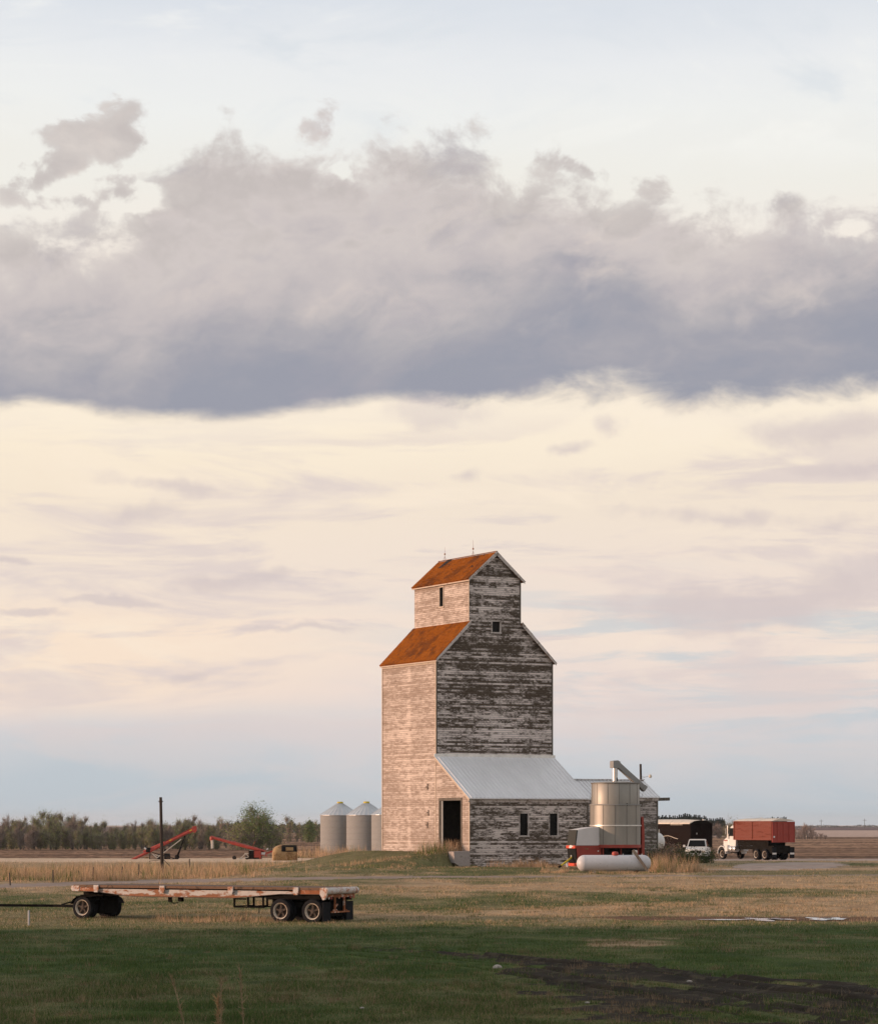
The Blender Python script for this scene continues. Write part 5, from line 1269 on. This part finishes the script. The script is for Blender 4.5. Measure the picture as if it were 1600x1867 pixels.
posts = [(20, 1614, 1591, .04, 'leaning fence post nearest the left edge, in dry grass'), (97, 1609, 1586, 0, 'upright grey fence post standing alone in tall dry grass'),
         (149, 1606, 1587, .10, 'crooked thin fence post beside a straighter one'), (168, 1606, 1581, -.05, 'straight fence post just right of the crooked thin one'),
         (219, 1602, 1580, -.08, 'fence post midway between the close pair and the braced post'), (253.5, 1598, 1576, 0, 'fence post with a short brace leaning on its foot'), (345.5, 1588, 1566, 0, 'lone fence post right of the tall bare pole')]
for px, pb, pt_, ln, lb in posts:
    D = 178.0 if px < 300 else 214
    for _ in range(5): D = (4 - gz(lx(px, D), D)) * F / (pb - HOR)
    X = lx(px, D); h = (pb - pt_) * D / F
    mb = MB(); mb.tube((0, 0, -.3), (-ln * 2.2, 0, h), .052, .046, 8)
    if 'brace' in lb: mb.beam((.05, -.03, .40), (.46, -.05, -.02), .07, .05)
    single('fence_post', mb, M['post_wood'], lb, 'fence post', (X, D, gz(X, D)), 0, 'old fence posts along the road')

D = 4 * F / (1768 - HOR); X = lx(906, D)
import bmesh
bm = bmesh.new(); bmesh.ops.create_icosphere(bm, subdivisions=3, radius=.5); rg = random.Random(3)
for v in bm.verts:
    n_ = math.sin(v.co.x * 5 + 1) * .06 + math.sin(v.co.y * 7 + 2) * .05 + rg.uniform(-.015, .015)
    v.co = Vector((v.co.x * .26, v.co.y * .24, max(v.co.z, -.2) * .17)) * (1 + n_)
me = bpy.data.meshes.new('rock'); bm.to_mesh(me); bm.free(); me.materials.append(M['rock']); me.shade_smooth()
ro = bpy.data.objects.new('rock', me); COL.objects.link(ro); ro.location = (X, D, gz(X, D) + .02)
tag(ro, 'pale rounded fieldstone lying at the edge of the muddy track', 'rock')
for px, py, sz, lb in ((1256, 1790, .6, 'small pale stone lying in the middle of the dark mud'), (1070, 1830, .45, 'small pale stone at the lower edge of the mud'), (660, 1838, .4, 'small white stone in the shaded lawn left of the mud')):
    D = 4 * F / (py - HOR); X = lx(px, D); c = ro.copy(); COL.objects.link(c); c.location = (X, D, gz(X, D) + .02); c.scale = (sz, sz, sz * .7); c.rotation_euler.z = px; c['label'] = lb; c['group'] = 'stones on the ground'
ro['group'] = 'stones on the ground'
# ------------------------------------------------------------------ trees
def tri_cloud(P0, D, Wd, seed):
    """slim triangles from P0 along D, Wd wide at the foot"""
    rg = np.random.RandomState(seed); n = len(P0)
    s = np.cross(D, rg.randn(n, 3)); s /= np.linalg.norm(s, axis=1, keepdims=True) + 1e-9
    V = np.empty((n, 3, 3)); V[:, 0] = P0 - s * Wd[:, None] / 2; V[:, 1] = P0 + s * Wd[:, None] / 2; V[:, 2] = P0 + D
    return V.reshape(-1, 3)
def leaf_cloud(C, size, seed, flat=0.0):
    rg = np.random.RandomState(seed); n = len(C)
    a = rg.randn(n, 3); a /= np.linalg.norm(a, axis=1, keepdims=True); b = np.cross(a, rg.randn(n, 3)); b /= np.linalg.norm(b, axis=1, keepdims=True)
    sz = size * (.6 + .8 * rg.rand(n))[:, None]
    V = np.empty((n, 3, 3)); V[:, 0] = C - b * sz * .5; V[:, 1] = C + b * sz * .5; V[:, 2] = C + a * sz
    return V.reshape(-1, 3)
def make_tree(seed, h, cw, stems, twigs, leaves, tw_col, lf_cols, lo=.2, lsize=.2, round_=False, tw_w=.06):
    rg = np.random.RandomState(seed); mb = MB(); P0 = []; Dd = []; Wd = []; spine = []
    for s in range(stems):
        a = rg.rand() * 6.28; sp = cw * .22 * (stems > 1) * rg.rand(); hh = h * (1 if s == 0 else .65 + .35 * rg.rand())
        bx, by = sp * math.cos(a), sp * math.sin(a); lean = cw * (.10 + .20 * rg.rand()) * (1.6 if round_ else 1); la = a if stems > 1 else rg.rand() * 6.28
        pts = []
        for k in range(7):
            t = k / 6; w = .10 * h / 8
            pts.append(np.array([bx + lean * t ** 1.4 * math.cos(la) + rg.randn() * w * t, by + lean * t ** 1.4 * math.sin(la) + rg.randn() * w * t, hh * .96 * t - .15]))
        r0 = (.016 + .008 * rg.rand()) * h / (1 + .25 * (stems > 2))
        for k in range(6): mb.tube(pts[k], pts[k + 1], r0 * (1 - k / 6.3), r0 * (1 - (k + 1) / 6.3), 6, False)
        spine.append((pts, hh))
        for q in range(14):
            t = lo + (.95 - lo) * rg.rand(); k = min(int(t * 6), 5); p = pts[k] + (pts[k + 1] - pts[k]) * (t * 6 - k)
            env = math.sin(math.pi * min(1, (1.05 - t) / (1.15 - lo))) if round_ else (.35 + .65 * (1 - t)) * min(1, (t - lo * .5) * 4)
            th = rg.rand() * 6.28; L = cw * .5 * env * (.55 + .6 * rg.rand()) + .1
            d = np.array([math.cos(th), math.sin(th), .55 + .8 * rg.rand()]) * L
            mb.tube(p, p + d, r0 * .30, r0 * .10, 4, False); spine.append(([p + d * f for f in np.linspace(.25, 1, 7)], None))
    pts_all = np.array([p for sp, _ in spine for p in sp[1:]])
    i = rg.randint(len(pts_all), size=twigs); base = pts_all[i] + rg.randn(twigs, 3) * .14 * (cw / 3)
    out = base * np.array([1, 1, 0]); out /= np.linalg.norm(out, axis=1, keepdims=True) + .2
    D = out * .4 + np.array([0, 0, .75 if round_ else 1.1]) + rg.randn(twigs, 3) * .45; D *= (.35 + .75 * rg.rand(twigs))[:, None] * (.12 * h)
    k = base[:, 2] > lo * h * .5; base, D = base[k], D[k]
    V = [tri_cloud(base, D, np.full(len(base), tw_w), seed + 1)]
    tc = np.repeat(np.array(tw_col) * (.7 + .6 * rg.rand(len(base), 1)), 3, 0); Cc = [tc]
    if leaves:
        ends = base + D * (.4 + .6 * rg.rand(len(base), 1)); cl = ends[rg.randint(len(ends), size=max(leaves // 22, 1))]
        c = cl[rg.randint(len(cl), size=leaves)] + rg.randn(leaves, 3) * np.array([.45, .45, .5]) * (cw / 3.2)
        V.append(leaf_cloud(c, lsize, seed + 2)); pal = np.array(lf_cols)
        Cc.append(np.repeat(pal[rg.randint(len(pal), size=leaves)] * (.65 + .7 * rg.rand(leaves, 1)), 3, 0))
    V = np.concatenate(V); Cc = np.concatenate(Cc)
    return mb, V, Cc
def tree_thing(name, label, cat, group, spec, loc=(0, 0, 0)):
    mb, V, Cc = make_tree(**spec)
    t = thing(name, label, cat, loc, 0, group)
    part('trunk', mb, M['bark'], t)
    part('crown', np_mesh('crown', V, np.arange(len(V)).reshape(-1, 3), M['leaf'], Cc), None, t)
    return t
OL = [(.32, .36, .12), (.27, .31, .10), (.23, .225, .09), (.11, .14, .055)]
GR = [(.17, .24, .07), (.20, .26, .08), (.08, .125, .04), (.17, .19, .075)]
GB = [(.15, .135, .09), (.18, .15, .09)]
TW = (.27, .22, .19); TWP = (.31, .235, .20); TWD = (.23, .20, .16)
protos = {}
def proto(key, name, label, cat, group, spec):
    protos[key] = dict(t=tree_thing(name, label, cat, group, spec), used=False, label=label)
WG = 'aspens in the wood beyond the ploughed field'
L_GREEN = 'aspen in green bud in the wood left of the augers'; L_BARE = 'bare grey-brown aspen standing above the wood on the left'
for i in range(4): proto('aspen%d' % i, 'aspen_tree', L_GREEN, 'tree', WG, dict(seed=20 + i, h=7.3, cw=3.6, stems=3, twigs=3400, leaves=2300, tw_col=TWD, lf_cols=OL, lo=.05, lsize=.14, tw_w=.055))
for i in range(3): proto('bare%d' % i, 'bare_aspen_tree', L_BARE, 'tree', 'bare aspens in the wood beyond the ploughed field', dict(seed=40 + i, h=8.2, cw=3.4, stems=3, twigs=3000, leaves=120, tw_col=TW, lf_cols=GB, lo=.12, lsize=.16, tw_w=.05))
proto('bush', 'willow_tree', 'big rounded green willow standing out above the red auger', 'tree', None, dict(seed=60, h=9.3, cw=6.0, stems=6, twigs=2600, leaves=9000, tw_col=TW, lf_cols=GR, lo=.06, lsize=.20, round_=True))
for i in range(3): proto('low%d' % i, 'leafing_shrub', 'olive leafing shrub at the foot of the big rounded willow', 'shrub', 'shrubs round the willow', dict(seed=70 + i, h=5.2, cw=4.6, stems=4, twigs=1300, leaves=1700, tw_col=TW, lf_cols=OL + GB, lo=.04, lsize=.19, round_=True))
for i in range(3): proto('far%d' % i, 'far_aspen_tree', 'small pale aspen in the thin wood between the willow and the bins', 'tree', 'far wood left of the bins', dict(seed=80 + i, h=8.5, cw=4.2, stems=2, twigs=900, leaves=900, tw_col=TWP, lf_cols=OL + GB, lo=.1, lsize=.25, tw_w=.08))
proto('fgreen', 'far_green_tree', 'fresh green tree in the far wood just left of the bins', 'tree', 'green trees left of the bins', dict(seed=90, h=7.5, cw=5, stems=3, twigs=600, leaves=2600, tw_col=TW, lf_cols=GR, lo=.05, lsize=.26, round_=True))
for i in range(3): proto('rb%d' % i, 'bare_brown_tree', 'bare brown tree in the thicket behind the trucks', 'tree', 'bare thicket behind the trucks', dict(seed=100 + i, h=6.4, cw=5.4, stems=4, twigs=1500, leaves=500, tw_col=TWP, lf_cols=[(.15, .105, .085), (.125, .095, .075)], lo=.04, lsize=.26, round_=True, tw_w=.085))
proto('rg', 'olive_tree', 'olive-green budding tree behind the red grain truck', 'tree', 'olive trees behind the red truck', dict(seed=110, h=7.2, cw=6.4, stems=4, twigs=1000, leaves=2400, tw_col=TW, lf_cols=[(.14, .135, .05), (.115, .12, .045), (.15, .125, .06)], lo=.04, lsize=.28, round_=True))
proto('thin', 'bare_sapling', 'thin bare sapling at the right end of the thicket', 'tree', 'bare saplings right of the red truck', dict(seed=120, h=6.6, cw=3.2, stems=4, twigs=900, leaves=60, tw_col=TWP, lf_cols=GB, lo=.03, lsize=.2, tw_w=.07))
def place(key, px, D, sc=1.0, rz=0.0, label=None, sz=None):
    p = protos[key]; o = p['t'] if not p['used'] else copy_tree(p['t']); p['used'] = True
    X = lx(px, D); o.location = (X, D, gz(X, D) - .05); o.rotation_euler = (0, 0, rz); o.scale = (sc, sc, sz if sz else sc)
    if label: o['label'] = label
    return o
rg = random.Random(8)
# the wood on the left: three ragged rows
top = lambda px: np.interp(px, [-140, 0, 60, 130, 180, 215, 300, 345, 375, 400, 425], [52, 54, 57, 59, 45, 42, 50, 60, 54, 40, 26])
for row, (D, st, k0) in enumerate(((646, 15, .82), (668, 16, .95), (690, 18, 1.0))):
    px = -120 + row * 5
    while px < (402 if row < 2 else 415):
        h = top(px) * D / F * k0 * rg.uniform(.74, 1.14); bare = rg.random() < (.22, .38, .68)[row]
        key = 'bare%d' % rg.randrange(3) if bare else 'aspen%d' % rg.randrange(4)
        s = h / (8.2 if bare else 7.3)
        place(key, px + rg.uniform(-5, 5), D + rg.uniform(-8, 8), s * rg.uniform(.95, 1.15), rg.uniform(0, 6.28), sz=s)
        px += st * rg.uniform(.7, 1.2)
place('bush', 474, 640, 1.0, .6)
for px, s in ((432, .95), (446, 1.1), (459, 1.0), (490, 1.0), (503, .85)): place('low%d' % rg.randrange(3), px, 640 + rg.uniform(-6, 10), s, rg.uniform(0, 6))
px = 404
while px < 590:
    if rg.random() < .32 and px > 545: place('fgreen', px, 905, rg.uniform(.8, 1.0), rg.uniform(0, 6))
    else: place('far%d' % rg.randrange(3), px, 900 + rg.uniform(0, 40), rg.uniform(.62, .98), rg.uniform(0, 6))
    px += rg.uniform(7, 13)
# thicket behind the trucks on the right
D = 1150
for row in range(2):
    px = 1190 + row * 8
    while px < 1440:
        t_ = np.interp(px, [1190, 1230, 1260, 1290, 1330, 1355, 1390, 1430, 1450], [18, 25, 27, 23, 24, 29, 27, 22, 20]) * D / F
        if 1322 < px < 1392 and row == 0: place('rg', px, D - 10, t_ / 7.2 * rg.uniform(.9, 1.05), rg.uniform(0, 6))
        else: place('rb%d' % rg.randrange(3), px, D + row * 25 + rg.uniform(-8, 8), t_ / 6.4 * rg.uniform(.85, 1.12), rg.uniform(0, 6))
        px += rg.uniform(11, 17)
for px in (1428, 1436, 1445, 1452, 1459, 1466, 1473, 1479, 1487): place('thin', px, D - 40 + rg.uniform(-10, 10), rg.uniform(.7, 1.1) * (1 if px < 1480 else .6), rg.uniform(0, 6))
for px, s in ((1462, .5), (1480, .42), (1494, .36), (1504, .28)): place('rb%d' % rg.randrange(3), px, D - 60, s, rg.uniform(0, 6))
# dark spruces far beyond
def spruce_mesh(seed, h=9.0):
    rg_ = np.random.RandomState(seed); n = 2200; t = rg_.rand(n) ** .8; th = rg_.rand(n) * 6.28
    r = (1 - t) ** .8 * h * .27 * (.55 + .5 * rg_.rand(n)) * (.8 + .3 * np.sin(t * 40)); C = np.stack([r * np.cos(th) * .6, r * np.sin(th) * .6, t * h + .3], 1)
    D_ = np.stack([np.cos(th) * r * .8 + .02, np.sin(th) * r * .8, -.25 * r - .05], 1)
    V = tri_cloud(C, D_, np.full(n, .75), seed); c = np.repeat(np.array([.020, .038, .030]) * (.6 + .8 * rg_.rand(n, 1)), 3, 0)
    a = np.array([[-.12, 0, -.2], [.12, 0, -.2], [0, 0, h * 1.02]]); V = np.concatenate([V, a]); c = np.concatenate([c, np.tile([.04, .03, .025], (3, 1))])
    return np_mesh('spruce_tree', V, np.arange(len(V)).reshape(-1, 3), M['leaf'], c)
sm = [spruce_mesh(200 + i) for i in range(3)]
def spruce(px, D, top_py, k):
    X = lx(px, D); z = gz(X, D); h = lz(top_py, D) - z
    o = bpy.data.objects.new('spruce_tree', sm[k % 3]); COL.objects.link(o); s = h / 9.2
    o.location = (X, D, z); o.scale = (s * 1.0, s * 1.0, s); o.rotation_euler.z = k
    tag(o, 'dark blue-green spruce in the far row behind the brown thicket', 'tree', 'dark spruces on the skyline')
k = 0; px = 1190
while px < 1322:
    spruce(px, 1500 + rg.uniform(-20, 30), np.interp(px, [1190, 1200, 1225, 1250, 1290, 1321], [1484, 1487, 1488, 1484, 1490, 1493]) + rg.uniform(-1.5, 3), k); k += 1; px += rg.uniform(2.6, 4.2)
px = 1388
while px < 1432: spruce(px, 1500 + rg.uniform(-20, 30), np.interp(px, [1388, 1410, 1430], [1494, 1490, 1489]) + rg.uniform(-1.5, 2.5), k); k += 1; px += rg.uniform(3.0, 4.5)
# hazy far woods on the skyline, one mass
rgn = np.random.RandomState(4); n = 9000; px = np.concatenate([rgn.uniform(1430, 1720, n // 3), rgn.uniform(395, 620, n - n // 3)]); D = np.where(px > 1000, 5200, 1900) + rgn.rand(n) * 200
hh = np.where(px > 1000, 5, 9) * (.35 + .8 * fbm(px * .06, px * 0 + 2, 4)) ** 1.5; X = (px - 800) / F * D; z = ground_z(X, D)
C = np.stack([X, D, z + hh * rgn.rand(n)], 1)
V = leaf_cloud(C, 1.6, 9); o = bpy.data.objects.new('far_woods', np_mesh('far_woods', V, np.arange(len(V)).reshape(-1, 3), M['leaf'], np.repeat(np.array([.055, .062, .060]) * (.7 + .6 * rgn.rand(n, 1)), 3, 0))); COL.objects.link(o); o['kind'] = 'stuff'
# far power pylons
for px, tp in ((1496, 1494), (1575, 1492.5)):
    D = 4300; X = lx(px, D); z = gz(X, D); h = lz(tp, D) - z; mb = MB(); mb.tube((0, 0, 0), (0, 0, h), .45, .3, 6); mb.beam((-3, 0, h * .82), (3, 0, h * .82), .5, .5)
    single('power_pole', mb, M['post_wood'], 'tiny far power pole on the skyline, ' + ('left one nearer the thicket' if px < 1540 else 'right one near the picture edge'), 'power pole', (X, D, z), 0, 'far power poles')

# ------------------------------------------------------------------ weeds and shrubs by the buildings
def shrub(name, label, px, D, h, cw, seed, leaves, cols, tw):
    spec = dict(seed=seed, h=h, cw=cw, stems=6, twigs=900, leaves=leaves, tw_col=tw, lf_cols=cols, lo=.02, lsize=.09, round_=True, tw_w=.02)
    X = lx(px, D); return tree_thing(name, label, 'shrub', 'weedy shrubs right of the tank', spec, (X, D, gz(X, D) - .05))
DG = [(.055, .075, .028), (.075, .09, .035), (.05, .06, .028)]; DRY = [(.20, .145, .115), (.17, .12, .095), (.23, .17, .13)]
shrub('weed_shrub', 'greyish dry shrub under the annex corner', 1212, 200, 1.0, 1.3, 301, 1400, DRY, (.14, .10, .08))
shrub('weed_shrub', 'dull green shrub against the annex foot', 1196, 203, .95, 1.3, 302, 1600, DG + DRY[:1], TWD)
shrub('weed_shrub', 'dense green shrub left of the pickup nose', 1234, 205, .70, 1.5, 303, 1900, DG, TWD)
shrub('weed_shrub', 'low green shrub in front of the pickup bumper', 1256, 209, .42, 1.5, 304, 1800, DG, TWD)
shrub('weed_shrub', 'lowest green shrub just right of the pickup bumper', 1280, 212, .26, 1.5, 305, 1600, DG, TWD)
shrub('weed_shrub', 'brown dry shrub between the annex and the maroon trailer', 1222, 216, 1.0, 1.4, 306, 1300, DRY + DG[:1], TW)
# tall dry stalks close to the viewer
def stalk(px, D, top_py, lean, label, bush=0):
    X = lx(px, D); z = gz(X, D); h = lz(top_py, D) - z; V = []; rg_ = np.random.RandomState(int(px)); n = 10 + bush
    pts = [Vector((lean * (i / 8) ** 1.6, .02 * i, h * i / 8)) for i in range(9)]
    mb = MB()
    for a, b in zip(pts[:-1], pts[1:]): mb.tube(a, b, .011, .009, 5, False)
    o = thing('dry_stalk', label, 'weed', (X, D, z), 0, 'tall dry stalks in the foreground'); part('stem', mb, M['dry'], o)
    t = .45 + .55 * rg_.rand(n * 6); i = np.minimum((t * 8).astype(int), 7); P_ = np.array([list(pts[k]) for k in i]) + (np.array([list(pts[k + 1] - pts[k]) for k in i]) * (t * 8 - i)[:, None])
    D_ = rg_.randn(len(t), 3) * .05 + np.array([0, 0, .09]); V = tri_cloud(P_, D_, np.full(len(t), .016), 3)
    part('seed_head', np_mesh('seed_head', V, np.arange(len(V)).reshape(-1, 3), M['grass'], np.tile([.30, .21, .12], (len(V), 1))), None, o)
M['dry'] = paint('dry_stem', (.26, .19, .11), .9)
stalk(446, 46, 1764, -.10, 'tallest dry stalk in the foreground, leaning left', 6); stalk(402, 45, 1787, .0, 'pale upright dry stalk left of the tallest one', 2); stalk(398, 43, 1822, -.02, 'short thick rust-tinted dry stalk at the bottom edge', 26)
stalk(344, 46, 1780, -.32, 'thin stalk bending far to the left', 0); stalk(58, 44, 1842, .03, 'lone short dry stalk near the left edge of the lawn', 2)

# shelterbelt west of the lawn: its long shadow lies over the foreground
rgn = np.random.RandomState(77); Cs = []; mb = MB()
for y in list(np.arange(-30, 97, 4.6)) + [98.0, 100.3]:
    n = 2300; x0 = -46 + rgn.randn() * 1.2; h = 12.5 + rgn.rand() * 2.5; t = rgn.rand(n) ** .8; rad = 3.1 * np.sin(np.pi * np.clip(.10 + t * .86, 0, 1)) ** .6 * (.4 + .6 * rgn.rand(n) ** .5); th = rgn.rand(n) * 6.28
    Cs.append(np.stack([x0 + rad * np.cos(th), y + rad * np.sin(th), .2 + t * h], 1))
C = np.concatenate(Cs); V = leaf_cloud(C, .62, 5)
o = bpy.data.objects.new('shelterbelt', np_mesh('shelterbelt', V, np.arange(len(V)).reshape(-1, 3), M['leaf'], np.repeat(np.array([.045, .065, .03]) * (.7 + .6 * rgn.rand(len(C), 1)), 3, 0))); COL.objects.link(o); o['kind'] = 'stuff'
# ------------------------------------------------------------------ thin evening haze over the flat land
def build_haze():
    mb = MB(); mb.box((0, 0, 21), (34000, 34000, 50))
    mt = bpy.data.materials.new('evening_haze'); mt.use_nodes = True; t = NT(mt.node_tree)
    for nd in list(t.n): t.n.remove(nd)
    out = t.new('ShaderNodeOutputMaterial'); v = t.new('ShaderNodeVolumePrincipled')
    v.inputs['Color'].default_value = (.86, .88, .92, 1); v.inputs['Density'].default_value = .00004; v.inputs['Anisotropy'].default_value = .2
    t.l.new(v.outputs[0], out.inputs['Volume'])
    o = part('haze', mb, mt); o['kind'] = 'stuff'; o.display_type = 'WIRE'
build_haze()
